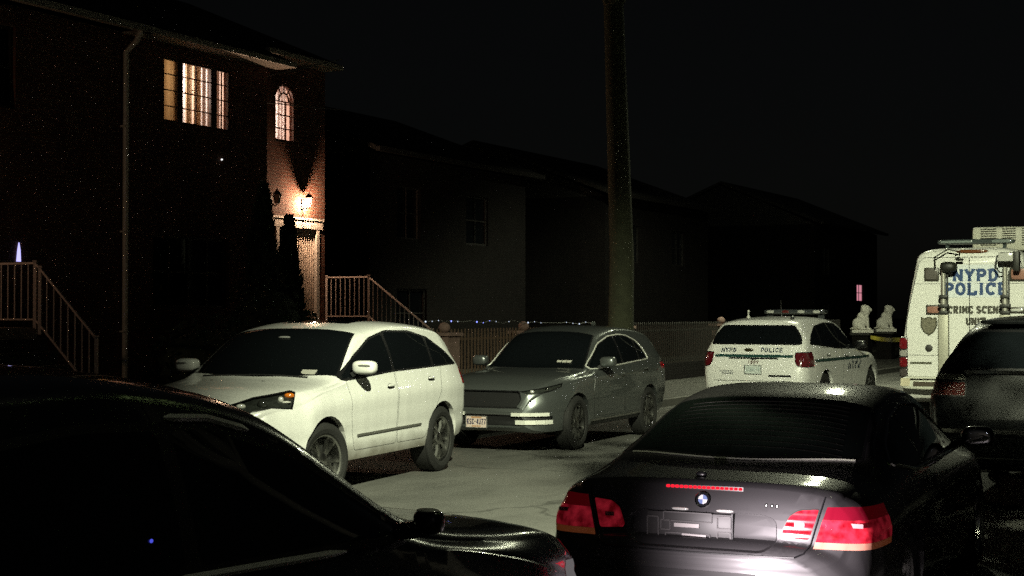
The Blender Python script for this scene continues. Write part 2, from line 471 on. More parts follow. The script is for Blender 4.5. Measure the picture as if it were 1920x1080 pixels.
def wheels(car, axles, track, R, w, rr, style, steer=0.0, rimcol=(.55, .55, .53), only=None):
    tm = mat('tyre_rubber', (.012, .012, .012), .75, bump=.3, bscale=60)
    rm = mat('alloy_%d' % int(rimcol[0]*100), rimcol, .28, 1.0, noise=.25, nscale=12)
    dk = mat('brake_dark', (.02, .02, .02), .6)
    for ai, xa in enumerate(axles):
        for sg in (1, -1):
            T = Matrix.Translation((xa-car.h, sg*track/2, R)) @ Matrix.Rotation(steer if ai == 1 else 0, 4, 'Z') @ Matrix.Rotation(-PI/2*sg, 4, 'X')
            b = bmn(); hw = w/2
            prof = [(rr*.985, -hw*.8), (rr+.012, -hw*.96), (rr+(R-rr)*.45, -hw*1.06), (R-.03, -hw*.98), (R-.006, -hw*.82), (R, -hw*.5), (R, hw*.5), (R-.006, hw*.82), (R-.03, hw*.98), (rr+(R-rr)*.45, hw*1.06), (rr+.012, hw*.96), (rr*.985, hw*.8)]
            lathe(b, prof, 36)
            for q in (-.35, 0.0, .35):      # tread grooves as dark ribs
                lathe(b, [(R+.0015, w*q-.004), (R+.0015, w*q+.004)], 36)
            bmesh.ops.transform(b, matrix=T, verts=b.verts)
            wh = build('wheel', b, tm, car.root, 30)
            b = bmn()
            lathe(b, [(rr*.97, -hw*.7), (rr*.97, hw*.7), (rr, hw*.84), (rr*.99, hw*.9), (rr*.93, hw*.82), (rr*.92, hw*.4), (rr*.9, -hw*.6)], 36)
            lathe(b, [(rr*.75, hw*.05), (.001, hw*.05)], 24, mi=1)       # brake disc behind the spokes
            lathe(b, [(rr*.9, -hw*.1), (rr*.76, -hw*.1)], 24, mi=1)
            ns = {'five': 5, 'ten': 10, 'double': 5, 'steel': 8}[style]
            for k in range(ns):
                a = 2*PI*k/ns+.3
                offs = (-.11, .11) if style == 'double' else (0,)
                for of in offs:
                    a2 = a+of*2.2; a1 = a+of*.9
                    w0, w1 = (.055, .085) if style == 'five' else ((.03, .035) if style != 'steel' else (.05, .06))
                    p0 = Vector((.045*math.cos(a1), .045*math.sin(a1), hw*.62)); p1 = Vector((rr*.55*math.cos((a1+a2)/2), rr*.55*math.sin((a1+a2)/2), hw*.72)); p2 = Vector((rr*.94*math.cos(a2), rr*.94*math.sin(a2), hw*.62))
                    pr = Vector((-math.sin(a2), math.cos(a2), 0)); th = Vector((0, 0, -.03)); vs = []
                    for p, ww in ((p0, w0), (p1, (w0+w1)/2), (p2, w1)):
                        vs.append([b.verts.new(p+pr*ww/2*.7), b.verts.new(p-pr*ww/2*.7), b.verts.new(p-pr*ww/2+th), b.verts.new(p+pr*ww/2+th)])
                    for A, B in zip(vs, vs[1:]):
                        for j in range(4): b.faces.new((A[j], B[j], B[(j+1) % 4], A[(j+1) % 4]))
            lathe(b, [(.075, hw*.5), (.072, hw*.7), (.05, hw*.78), (.001, hw*.79)], 16)
            bmesh.ops.recalc_face_normals(b, faces=b.faces)
            bmesh.ops.transform(b, matrix=T, verts=b.verts)
            build('rim', b, [rm, dk], wh, 30)
def plate(car, x, y, z, d, w=.305, h=.152, text=None, col=(.62, .5, .46), tcol=(.03, .03, .08), name='license_plate', tilt=0.0, band=True):
    p, n = car.hit(x, y, z, d); d = Vector(d); right = Vector((0, -1, 0)) if d.x > 0 else Vector((0, 1, 0)); up = Vector((0, 0, 1))
    c = p - d*.014; bm = bmn(); box(bm, c, (.008, w, h), bevel=.0)
    fr = -d*.006
    for a, b2 in (((-w/2, -h/2), (w/2, -h/2)), ((w/2, -h/2), (w/2, h/2)), ((w/2, h/2), (-w/2, h/2)), ((-w/2, h/2), (-w/2, -h/2))):
        bar(bm, c+fr+right*a[0]+up*a[1], c+fr+right*b2[0]+up*b2[1], .012, .006, 1)
    o = car.sub(name, bm, [mat('plate_%d_%d' % (int(col[0]*100), int(col[1]*100)), col, .4), mat('plate_frame', (.25, .25, .25), .4, .6)])
    if text:
        b = bmn(); lw = w*.095; tw = text_width(text, lw, .2)
        lettering(b, text, c-d*.0055-right*tw/2-up*h*.22, right, up, h*.46, lw, .16, .2, False)
        build('plate_number', b, mat('plate_ink_%d' % int(tcol[2]*100), tcol, .5), o, smooth=False)
        for zz, ww, hh in ((.37, .5, .12), (-.38, .42, .09)) if band else ():
            b = bmn(); box(b, c-d*.0052+up*h*zz, (.002, w*ww, h*hh)); build('plate_band', b, mat('plate_gold', (.45, .24, .12), .5), o, smooth=False)
    return o
def decal(car, text, y_left, z, x, d, height, width, m, thick=.18, parent=None, gap=.18, serif=True, name='lettering'):
    """lettering laid on the body: y_left = local y of its left end seen along d"""
    d = Vector(d); right = Vector((0, -1, 0)) if d.x > 0 else Vector((0, 1, 0)); bm = bmn()
    lettering(bm, text, (0, 0, 0), right, (0, 0, 1), height, width, thick, gap, serif)
    for v in bm.verts:
        lay = -v.co.x if d.x > 0 else v.co.x
        p, n = car.hit(x, y_left+v.co.y, z+v.co.z, d)
        v.co = Vector((p.x, y_left+v.co.y, z+v.co.z)) - d*(.004+lay)
    return car.sub(name, bm, m, parent)
# ---------------------------------------------------------------- shared car materials
GLASS = mat('tinted_glass', (.004, .005, .006), .02, coat=0.0, spec=.6)
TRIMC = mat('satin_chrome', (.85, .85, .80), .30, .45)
CHROME = mat('chrome', (.75, .75, .72), .12, 1.0)
BLACKP = mat('black_plastic', (.012, .012, .013), .4)
SILVER = mat('silver_plastic', (.45, .45, .43), .3, .7)
REDLENS = mat('red_lens', (.35, .008, .012), .12, coat=1.0)
AMBERLENS = mat('amber_lens', (.6, .16, .015), .15, coat=1.0)
LAMPDARK = mat('headlamp_inside', (.05, .055, .05), .12, .5, coat=1.0, noise=.8, nscale=22)
CLEARLENS = mat('clear_lens', (.7, .7, .66), .1, .2, coat=1.0)
def suv(L, W, H, hood, hoodf, belt_f, belt_r, cowl, rf, rp, rr, rg, bump, zb=.27, tumble=.2, nosez=.62, tail=.06, creases=(), hoodw=.9, wmul=1.0):
    """cowl/rf/rp/rr/rg are (x from rear, z): windscreen base, roof front, roof peak, roof rear, rear glass base"""
    w = W/2; c = dict(L=L, W=W, H=H)
    c['zt_pts'] = [(0, bump), (.03, bump+.07), (max(.06, rg[0]*.6), (bump+rg[1])/2+.04), rg, rr, rp, rf, cowl, (cowl[0]+.3, hood-.02), (L-.55, (hood+hoodf)/2+.015), (L-.22, hoodf), (L-.07, hoodf-.10), (L, nosez)]
    c['zr_pts'] = [(0, bump-.03), (.03, bump+.03), (max(.06, rg[0]*.6), (bump+rg[1])/2), (rg[0]+.03, rg[1]-.06), (rr[0]+.1, rr[1]-.10), (rp[0], rp[1]-.085), (rf[0]-.18, rf[1]-.085), (cowl[0]-.13, cowl[1]-.055), (cowl[0]+.3, hood-.085), (L-.55, (hood+hoodf)/2-.04), (L-.22, hoodf-.05), (L-.07, hoodf-.15), (L, nosez-.04)]
    c['zl_pts'] = [(0, bump-.07), (.03, bump), (max(.06, rg[0]*.6), (bump+rg[1])/2-.05), (rg[0]+.05, rg[1]-.10), (rr[0]+.25, belt_r), (cowl[0]-.7, belt_f), (cowl[0]-.12, cowl[1]-.09), (cowl[0]+.3, hood-.14), (L-.55, hoodf-.08), (L-.22, hoodf-.13), (L-.07, hoodf-.24), (L, nosez-.10)]
    c['zb_pts'] = [(0, .48), (.12, .40), (.6, zb+.02), (.9, zb), (L-.8, zb), (L-.25, zb-.02), (L-.08, zb), (L, zb+.06)]
    c['wr_pts'] = [(0, w*.60), (.03, w*.70), (rg[0]+.02, w*.84), (rr[0]+.1, w-tumble-.04), (rp[0], w-tumble-.02), (rf[0]-.15, w-tumble-.03), (cowl[0]-.13, w*.865), (cowl[0]+.3, w*.87), (L-.5, w*hoodw*.9), (L-.22, w*.72), (L-.07, w*.6), (L, w*.5)]
    c['wb_pts'] = [(0, w*.66), (.03, w*.78), (.09, w*.86), (.25, w*.925), (.8, w*.955), (cowl[0]-.2, w*.955), (cowl[0]+.4, w*.95), (L-.5, w*.88), (L-.22, w*.76), (L-.07, w*.62), (L, w*.52)]
    c['wm_pts'] = [(0, w*.72), (.03, w*.84), (.09, w*.915), (.25, w*.97), (.8, w), (cowl[0]-.2, w), (cowl[0]+.5, w*.995), (L-.5, w*.945), (L-.22, w*.83), (L-.07, w*.68), (L, w*.56)]
    c['ws_pts'] = [(0, w*.70), (.03, w*.80), (.1, w*.88), (.3, w*.93), (.9, w*.955), (L-.9, w*.955), (L-.4, w*.9), (L-.2, w*.80), (L-.06, w*.66), (L, w*.56)]
    c['crease'] = [(lambda x, a=a: a[0]+(a[1]-a[0])*x/L, a[2], a[3]) for a in creases]
    return c
def side_glass(car, outline, splits, glass=GLASS, rim=.022, rnd=.05, pillar=.055, top=None, trim=None, tr=.011):
    """black window surround, then separate panes split at the pillars (x positions)"""
    for vw in ('L', 'R'):
        car.paintmat(outline, vw, 1, rnd=rnd)
        inn = offset_poly(outline, rim); xs = [min(p[0] for p in inn)-.1]+list(splits)+[max(p[0] for p in inn)+.1]
        for a, b in zip(xs, xs[1:]):
            a2, b2 = a+(pillar/2 if a in splits else 0), b-(pillar/2 if b in splits else 0)
            pl = clip_x(inn, a2, b2)
            if len(pl) > 2: car.panel('side_window', pl, vw, glass, rnd=.035)
        if trim:
            sg = 1 if vw == 'L' else -1
            b = bmn(); o = round_poly(outline, rnd); pts = []
            n = len(o)
            for i in range(n):
                p, q = Vector(o[i]), Vector(o[(i+1) % n]); k = max(1, int((q-p).length/.08))
                for j in range(k):
                    t = p+(q-p)*j/k; hp, _ = car.hit(t.x, 0, t.y, (0, -sg, 0)); pts.append(Vector((hp.x, hp.y+sg*.002, hp.z)))
            tube(b, pts+[pts[0]], tr, 6, caps=False)
            car.sub('window_trim', b, trim)
def clip_x(poly, a, b):
    def cl(pl, f, ins):
        out = []
        for i in range(len(pl)):
            p, q = pl[i-1], pl[i]
            if ins(p) != ins(q):
                t = (f-p[0])/(q[0]-p[0]); out.append((f, p[1]+t*(q[1]-p[1])))
            if ins(q): out.append(q)
        return out
    pl = cl(poly, a, lambda p: p[0] >= a)
    return cl(pl, b, lambda p: p[0] <= b) if len(pl) > 2 else []
def front_glass(car, base, top, wb, wt, bow=.14, glass=GLASS, rim=.02):
    n = 8; pl = []
    for i in range(n+1):
        t = -1+2*i/n; pl.append((base+.02-bow*t*t*1.0, wb*t))
    for i in range(n+1):
        t = 1-2*i/n; pl.append((top-bow*.35*t*t, wt*t))
    car.panel('windscreen', pl, 'T', glass, test=lambda c: c.z > .8, rim=rim)
def seam(car, pts, d, w=.007, name='panel_gap', mi=None):
    """a dark shut line laid on the body; pts are (x, z) for sides or (y, z) ends"""
    d = Vector(d); b = bmn(); P3 = []
    for (p, q) in zip(pts, pts[1:]):
        p = Vector(p); q = Vector(q); k = max(1, int((q-p).length/.05))
        for j in range(k+1): P3.append(p+(q-p)*j/k)
    W = []
    for t in P3:
        if abs(d.y) > .5: hp, n = car.hit(t.x, 0, t.y, d)
        elif abs(d.x) > .5: hp, n = car.hit(car.h, t.x, t.y, d)
        else: hp, n = car.hit(t.x, t.y, 1, d)
        W.append(hp-d*.001)
    pw = [W[0]]
    for a in W[1:]:
        if (a-pw[-1]).length > .004: pw.append(a)
    tube(b, pw, w/2, 5, caps=True)
    return car.sub(name, b, car.mats[1])
def yview(a):
    """view turned by angle a from straight ahead (front corner views)"""
    return Vector((-math.sin(a), math.cos(a), 0)), Z3
def strip(car, pts, d, w, h, m, name, off=.004):
    """a moulding that follows the body through (x,z) or (y,z) points"""
    d = Vector(d); b = bmn(); W = []
    for p, q in zip(pts, pts[1:]):
        p = Vector(p); q = Vector(q); k = max(1, int((q-p).length/.06))
        for j in range(k+1): W.append(p+(q-p)*j/k)
    R = []
    for t in W:
        hp, n = car.hit(t.x, 0, t.y, d) if abs(d.y) > .5 else car.hit(car.h, t.x, t.y, d)
        R.append(hp-d*off)
    for sgn in (1, -1):
        pass
    up = Vector((0, 0, h/2)); o = -d*w
    rows = [[bm_v for bm_v in (b.verts.new(p-up), b.verts.new(p-up+o), b.verts.new(p+up+o), b.verts.new(p+up))] for p in R]
    for A, B in zip(rows, rows[1:]):
        for j in range(4): b.faces.new((A[j], B[j], B[(j+1) % 4], A[(j+1) % 4]))
    b.faces.new(rows[0][::-1]); b.faces.new(rows[-1])
    bmesh.ops.recalc_face_normals(b, faces=b.faces)
    return car.sub(name, b, m)

# ================================================================ white SUV on the left, facing us
def white_suv():
    k = .949
    def K(pl): return [(p[0]*k,)+tuple(p[1:]) for p in pl]
    c = suv(4.60, 1.99, 1.735, 1.15, .985, 1.15, 1.19, (3.40, 1.175), (2.58, 1.655), (1.7, 1.735), (.49, 1.665), (.15, 1.22), .80, zb=.30, tumble=.185,
            creases=[(.98, .90, .09, .018), (.62, .60, .05, -.012)])
    for key, f in (('wr_pts', 1.045), ): c[key] = [(x, y*(f if 3.0 < x < 3.9 else 1)) for x, y in c[key]]
    pm = dirty_shaded_paint('white_paint', (.82, .82, .80), .34, .54, rough=.25)
    ps = math.radians(21.5+180); ra, fa = .87, 3.62
    car = Car('white_suv', 'white SUV with dirty sills parked facing us, nearest on the left kerb', 'SUV', c, pm, (-.875, 17.25), (ra, .90), ps, (SILVER,))
    car.arches((ra, fa), .425, .385)
    side_glass(car, K([(.36, 1.215), (.62, 1.38), (1.0, 1.545), (1.5, 1.625), (2.1, 1.635), (2.52, 1.56), (3.0, 1.36), (3.40, 1.17), (3.35, 1.13), (2.2, 1.185)]), (1.06, 2.08))
    front_glass(car, 3.385, 2.58, .865, .70, bow=.20)
    car.panel('rear_window', [(-.66, 1.20), (.66, 1.20), (.58, 1.58), (-.58, 1.58)], 'B', GLASS, rim=.02, rnd=.06)
    for vw in ('L', 'R'):
        car.panel('door', K([(2.19, .42), (3.22, .42), (3.30, .70), (3.34, 1.22), (2.19, 1.24)]), vw, pm, rim=.006, rnd=.05, thick=.02, skip=True)
        car.panel('door', K([(1.24, .62), (1.42, .42), (2.17, .42), (2.17, 1.24), (.90, 1.24), (1.02, .88)]), vw, pm, rim=.006, rnd=.05, thick=.02, skip=True)
    for sg in (1, -1):
        U, V = yview(math.radians(38)*sg)
        pts = [(4.62, .42, .93), (4.43, .66, 1.02), (4.14, .90, 1.075), (4.11, .93, 1.06), (4.19, .93, .90), (4.37, .80, .92), (4.54, .58, .87)]
        poly = [(Vector((p[0]-car.h, p[1]*sg, p[2])).dot(U), p[2]) for p in pts]
        if sg < 0: poly = poly[::-1]
        o = car.panel('headlight', poly, (U, V), LAMPDARK, test=lambda q, sg=sg: q.y*sg > .2 and q.x > 3.7, rim=.012, push=.012)
        d = Vector((-math.cos(math.radians(38)), -math.sin(math.radians(38))*sg, 0))
        for (x, y, z, sz, m, nm) in ((4.16, .885, 1.035, (.05, .03, .026), AMBERLENS, 'turn_signal'), (4.24, .83, 1.0, (.028, .03, .03), CLEARLENS, 'reflector'), (4.20, .86, .975, (.05, .02, .012), CLEARLENS, 'reflector'), (4.37, .70, .965, (.05, .05, .045), LAMPDARK, 'reflector'), (4.50, .55, .945, (.045, .03, .025), CLEARLENS, 'reflector')):
            p, n = car.hit(x, y*sg, z, d); b = bmn(); superell(b, p-n*.006, sz, 2.3, 8, Matrix.Rotation(math.radians(-55)*sg, 3, 'Z'))
            if o: car.sub(nm, b, m, o)
    car.panel('grille', [(-.46, .68), (.46, .68), (.52, .86), (.30, .93), (-.30, .93), (-.52, .86)], 'F', BLACKP, rim=.02, rnd=.03, push=.02, rimmat=2)
    car.panel('lower_grille', [(-.62, .38), (.62, .38), (.55, .52), (-.55, .52)], 'F', BLACKP, rim=.01, rnd=.03, push=.02)
    plate(car, 4.55, 0, .58, (-1, 0, 0))
    car.mirror(2.98, 1.06, 1.265, (.085, .13, .072), pm, 2.8)
    for sg in (1, -1):
        b = bmn(); superell(b, (3.058-car.h, sg*1.09, 1.285), (.012, .07, .012), 2.6, 7); car.sub('mirror_lamp', b, SILVER)
    car.handles(((2.24, 1.03), (1.20, 1.07)), pm)
    for sg in (1, -1):
        strip(car, [(1.47, .585), (3.0, .575)], (0, -sg, 0), .012, .022, mat('moulding_grey', (.10, .10, .09), .5), 'side_moulding')
    car.panel('sunroof', [(1.45, -.42), (2.15, -.42), (2.15, .42), (1.45, .42)], 'T', GLASS, test=lambda q: q.z > 1.5, rim=.015, rnd=.05)
    for sg in (1, -1):
        car.panel('tail_light', [(sg*.62, .98), (sg*.98, .98), (sg*.98, 1.2), (sg*.72, 1.2)], 'B', REDLENS, test=lambda q: q.x < .28, rim=.01)
    b = bmn(); tube(b, [car.hit(3.38, y, 2, (0, 0, -1))[0]+Vector((0, 0, .012)) for y in (.62, .3, -.05)], .009, 6); car.sub('wiper', b, BLACKP)
    b = bmn(); tube(b, [car.hit(3.39, y, 2, (0, 0, -1))[0]+Vector((0, 0, .012)) for y in (.02, -.3, -.6)], .009, 6); car.sub('wiper', b, BLACKP)
    b = bmn(); p, n = car.hit(2.80, .02, 3, (0, 0, -1)); superell(b, p+n*.004, (.018, .07, .012), 2.6, 8); car.sub('rear_view_mirror', b, mat('mirror_back', (.25, .25, .25), .4))
    b = bmn(); p, n = car.hit(3.25, .56, 3, (0, 0, -1)); box(b, p+n*.004, (.08, .17, .006), Matrix.Rotation(.55, 3, 'Y')); car.sub('dash_permit', b, mat('permit_paper', (.40, .39, .35), .7))
    for y in (.25, -.35):
        b = bmn(); p, n = car.hit(3.62, y, 3, (0, 0, -1)); superell(b, p, (.012, .016, .007), 2, 6); car.sub('washer_jet', b, BLACKP)
    car.finish()
    wheels(car, (ra, fa), 1.70, .375, .255, .255, 'double', steer=math.radians(-12))
    return car

# ================================================================ grey crossover behind it
def grey_suv():
    c = suv(4.55, 1.84, 1.625, 1.06, .90, 1.03, 1.12, (3.25, 1.06), (2.42, 1.555), (1.7, 1.635), (.40, 1.555), (.13, 1.16), .76, zb=.27, tumble=.215,
            creases=[(1.0, .88, .07, .016), (.52, .50, .06, -.014)])
    pm = mat('grey_metallic_paint', (.18, .195, .195), .32, .75, coat=1.0)
    ps = math.radians(25.5+180)
    car = Car('grey_suv', 'grey metallic crossover with chrome window trim parked facing us behind the white SUV', 'SUV', c, pm, (1.99, 22.35), (.96, .84), ps, (CHROME,))
    car.arches((.96, 3.66), .40, .36)
    side_glass(car, [(.93, 1.135), (1.0, 1.28), (1.16, 1.41), (1.45, 1.485), (1.75, 1.505), (2.1, 1.485), (2.5, 1.38), (3.02, 1.08), (2.98, 1.045), (1.9, 1.09)], (1.28, 1.95), trim=TRIMC)
    front_glass(car, 3.23, 2.42, .74, .60)
    car.panel('rear_window', [(-.62, 1.15), (.62, 1.15), (.50, 1.50), (-.50, 1.50)], 'B', GLASS, rim=.02, rnd=.06)
    for vw in ('L', 'R'):
        car.panel('door', [(1.97, .40), (2.94, .40), (3.0, .70), (2.98, 1.12), (1.97, 1.14)], vw, pm, rim=.006, rnd=.05, thick=.02, skip=True)
        car.panel('door', [(1.10, .60), (1.28, .40), (1.95, .40), (1.95, 1.14), (.85, 1.16), (.93, .86)], vw, pm, rim=.006, rnd=.05, thick=.02, skip=True)
        car.paintmat([(1.3, .20), (3.2, .20), (3.2, .345), (1.3, .345)], vw, 1)
    for sg in (1, -1):
        U, V = yview(math.radians(34)*sg)
        pts = [(4.52, .44, .80), (4.40, .62, .835), (4.15, .80, .88), (4.05, .87, .90), (4.10, .87, .845), (4.30, .76, .785), (4.46, .56, .755)]
        poly = [(Vector((p[0]-car.h, p[1]*sg, p[2])).dot(U), p[2]) for p in pts]
        if sg < 0: poly = poly[::-1]
        o = car.panel('headlight', poly, (U, V), LAMPDARK, test=lambda q, sg=sg: q.y*sg > .2 and q.x > 3.7, rim=.01, push=.012)
        d = Vector((-math.cos(math.radians(34)), -math.sin(math.radians(34))*sg, 0))
        for (x, y, z, m) in ((4.42, .57, .80, CLEARLENS), (4.28, .72, .82, CHROME)):
            p, n = car.hit(x, y*sg, z, d); b = bmn(); superell(b, p-n*.004, (.025, .03, .022), 2.1, 8)
            if o: car.sub('reflector', b, m, o)
        # bright lower bumper blade and fog-lamp strip
        bl = bmn(); 
        for (zz, hh, ys) in ((.505, .045, (.34, .46, .58, .68, .76)), (.405, .055, (.40, .52, .64, .73, .79))):
            pts3 = []
            for y in ys:
                p, n = car.hit(4.4, sg*y, zz, (-1, 0, 0)); pts3.append(p+n*.008)
            for a, b2 in zip(pts3, pts3[1:]): bar(bl, a, b2, hh if False else .02, hh)
        car.sub('bumper_blade', bl, mat('satin_silver', (.90, .90, .84), .35, .3))
        car.panel('fog_recess', [(sg*.40, .435), (sg*.79, .435), (sg*.79, .48), (sg*.34, .48)], 'F', BLACKP, test=lambda q: q.x > 3.9, push=.02)
    car.panel('grille', [(-.40, .58), (.40, .58), (.47, .70), (.42, .81), (-.42, .81), (-.47, .70)], 'F', BLACKP, rim=.014, rnd=.04, push=.025)
    car.panel('lower_grille', [(-.66, .36), (.66, .36), (.36, .50), (-.36, .50)], 'F', BLACKP, rim=.01, rnd=.03, push=.02)
    plate(car, 4.5, -.16, .40, (-1, 0, 0), text='KSE-4J77', tilt=0)
    car.mirror(2.80, .985, 1.14, (.085, .115, .075), pm)
    car.handles(((2.12, .93), (1.16, .98)), pm, cup=False)
    for sg in (1, -1):
        strip(car, [(1.36, .37), (3.22, .36)], (0, -sg, 0), .012, .022, CHROME, 'sill_strip')
        car.panel('tail_light', [(sg*.42, .95), (sg*.92, .97), (sg*.92, 1.08), (sg*.60, 1.06)], 'B', REDLENS, test=lambda q: q.x < .42, rim=.01)
        seam(car, [(3.10, .40), (3.14, .75), (3.06, 1.03)], (0, -sg, 0), .007)
    b = bmn(); superell(b, (.95-car.h, 0, 1.655), (.09, .02, .03), 2.2, 8); car.sub('roof_antenna', b, pm)
    b = bmn(); p, n = car.hit(3.02, .42, 3, (0, 0, -1)); 
    for k in (-.075, 0, .075): box(b, p+n*.004+Vector((0, k, 0)), (.05, .065, .006), Matrix.Rotation(.6, 3, 'Y'))
    car.sub('dash_permit', b, mat('permit_paper', (.45, .44, .40), .7))
    b = bmn(); p, n = car.hit(2.62, 0, 3, (0, 0, -1)); superell(b, p+Vector((-.02, 0, -.04)), (.02, .10, .03), 2.6, 8); car.sub('rear_view_mirror', b, mat('mirror_back', (.25, .25, .25), .4))
    car.finish()
    wheels(car, (.96, 3.66), 1.60, .36, .225, .245, 'ten', rimcol=(.30, .30, .29))
    return car

# ================================================================ white police SUV, seen from behind
def police_suv():
    c = suv(5.0, 2.0, 1.75, 1.13, .98, 1.14, 1.16, (3.45, 1.16), (2.62, 1.66), (1.7, 1.75), (.42, 1.69), (.14, 1.24), .84, zb=.30, tumble=.21, creases=[(.98, .92, .08, .016)])
    pm = mat('police_white_paint', (.78, .78, .76), .32, coat=.8)
    ps = math.radians(29.5)
    car = Car('police_suv', 'white police SUV with a roof light bar, seen from behind left of the van', 'police car', c, pm, (4.20, 26.15), (0.0, 0.0), ps, (CHROME,))
    car.arches((1.08, 3.94), .43, .385)
    side_glass(car, [(.42, 1.26), (.62, 1.42), (1.0, 1.585), (1.6, 1.645), (2.2, 1.625), (2.6, 1.52), (3.25, 1.16), (3.2, 1.135), (1.9, 1.16)], (1.02, 2.06))
    front_glass(car, 3.43, 2.62, .80, .66)
    car.panel('rear_window', [(-.84, 1.255), (.84, 1.255), (.80, 1.42), (.66, 1.60), (-.66, 1.60), (-.80, 1.42)], 'B', GLASS, test=lambda q: q.x < .55, rim=.02, rnd=.06)
    lam = []
    for sg in (1, -1):
        car.panel('tail_light', [(sg*.74, 1.13), (sg*1.02, 1.14), (sg*1.02, .87), (sg*.82, .87), (sg*.76, .95)], 'B', mat('dim_red_lens', (.085, .006, .010), .15, coat=.8), test=lambda q: q.x < .42, rim=.014, rnd=.03)
    # dark blue stripe and dark lower recess on the tailgate
    DB = mat('dark_green_stripe', (.012, .05, .045), .35, coat=.5)
    car.panel('tailgate_stripe', [(-.72, 1.035), (.72, 1.035), (.72, 1.085), (-.72, 1.085)], 'B', DB, test=lambda q: q.x < .3)
    car.panel('tailgate_shadow_line', [(-.46, 1.005), (-.06, 1.005), (0, .985), (.06, 1.005), (.46, 1.005), (.44, 1.033), (-.44, 1.033)], 'B', BLACKP, test=lambda q: q.x < .3)
    car.panel('tow_recess', [(-.13, .62), (.13, .62), (.10, .70), (-.10, .70)], 'B', BLACKP, test=lambda q: q.x < .3, push=.02)
    car.panel('bumper_vent', [(-.66, .70), (-.30, .70), (-.30, .735), (-.66, .735)], 'B', BLACKP, test=lambda q: q.x < .3)
    BL = mat('police_navy_lettering', (.012, .025, .05), .5)
    decal(car, 'NYPD', .61, 1.125, 0, (1, 0, 0), .072, .062, BL, .24)
    decal(car, 'POLICE', -.12, 1.13, 0, (1, 0, 0), .072, .062, BL, .24)
    b = bmn(); p, n = car.hit(0, .1, 1.16, (1, 0, 0)); superell(b, (p.x-.004, .10, 1.16), (.012, .085, .034), 2.2, 10); car.sub('badge', b, mat('dark_bronze', (.05, .045, .02), .35, .6))
    decal(car, '1889', .10, .925, 0, (1, 0, 0), .055, .045, mat('brown_number', (.10, .05, .04), .5), .2)
    pl = plate(car, 0, -.02, .825, (1, 0, 0), text='57841-9', col=(.62, .68, .66), tcol=(.35, .42, .42), band=False)
    decal(car, 'COURTESY', .60, .775, 0, (1, 0, 0), .028, .026, BL, .2)
    decal(car, 'RESPECT', .56, .735, 0, (1, 0, 0), .028, .026, BL, .2)
    for sg in (1, -1):
        strip(car, [(.45, .98), (3.9, .98)], (0, -sg, 0), .004, .05, DB, 'side_stripe')
        decal_side(car, 'NYPD', 2.75, .78, -sg, BL)
    car.handles(((2.25, 1.02), (1.2, 1.05)), pm, cup=True)
    car.mirror(3.0, 1.06, 1.22, (.08, .11, .07), car.mats[1])
    for vw in ('L', 'R'):
        car.panel('door', [(2.1, .42), (3.14, .42), (3.22, .70), (3.2, 1.2), (2.1, 1.2)], vw, pm, rim=.006, rnd=.05, thick=.02, skip=True)
        car.panel('door', [(1.20, .62), (1.38, .42), (2.08, .42), (2.08, 1.2), (.92, 1.2), (1.0, .88)], vw, pm, rim=.006, rnd=.05, thick=.02, skip=True)
    # roof light bar on stand-offs, with antennas
    lb = bmn(); bx = 2.35-car.h; z0 = 1.80
    superell(lb, (bx, 0, z0+.035), (.15, .60, .045), 6, 12)
    for sg in (1, -1): bar(lb, (bx, sg*.5, z0-.1), (bx, sg*.5, z0+.01), .12, .06)
    lbo = car.sub('light_bar', lb, mat('light_bar_smoke', (.05, .055, .06), .12, coat=1.0))
    for k, (y, m) in enumerate(((.45, CLEARLENS), (.15, mat('bar_red', (.12, .02, .02), .2, coat=1)), (-.15, CLEARLENS), (-.45, CLEARLENS))):
        b = bmn(); superell(b, (bx-.148, y, z0+.035), (.012, .07, .028), 4, 8); car.sub('light_module', b, m, lbo)
    b = bmn(); p, n = car.hit(.85, .38, 3, (0, 0, -1)); lathe(b, [(.035, 0), (.03, .05), (.012, .07), (.012, .12), (.022, .125), (.022, .155), (.001, .16)], 12, Matrix.Translation(p-Vector((0, 0, .01)))); car.sub('roof_camera', b, mat('white_plastic', (.6, .6, .55), .4))
    b = bmn(); p, n = car.hit(1.2, -.12, 3, (0, 0, -1)); tube(b, [p, p+Vector((0, 0, .08)), p+Vector((-.03, 0, .30))], [.015, .008, .004], 8); car.sub('whip_antenna', b, BLACKP)
    b = bmn(); lathe(b, [(.035, 0), (.033, .05), (.001, .06)], 12, Matrix.Translation(car.hit(.75, -.48, 3, (0, 0, -1))[0])); car.sub('roof_antenna', b, BLACKP)
    car.finish()
    wheels(car, (1.08, 3.94), 1.70, .375, .245, .235, 'steel', rimcol=(.20, .20, .20))
    return car
def decal_side(car, text, x, z, sy, m):
    d = Vector((0, sy, 0)); right = Vector((1, 0, 0)) if sy > 0 else Vector((-1, 0, 0)); bm = bmn()
    w = text_width(text, .17)
    lettering(bm, text, (0, 0, 0), right, (0, 0, 1), .22, .17, .2)
    for v in bm.verts:
        lay = abs(v.co.y); xx = x + v.co.x - (w/2 if sy > 0 else -w/2)
        p, n = car.hit(xx, 0, z+v.co.z, d); v.co = p-d*(.004+lay)
    car.sub('lettering', bm, m)

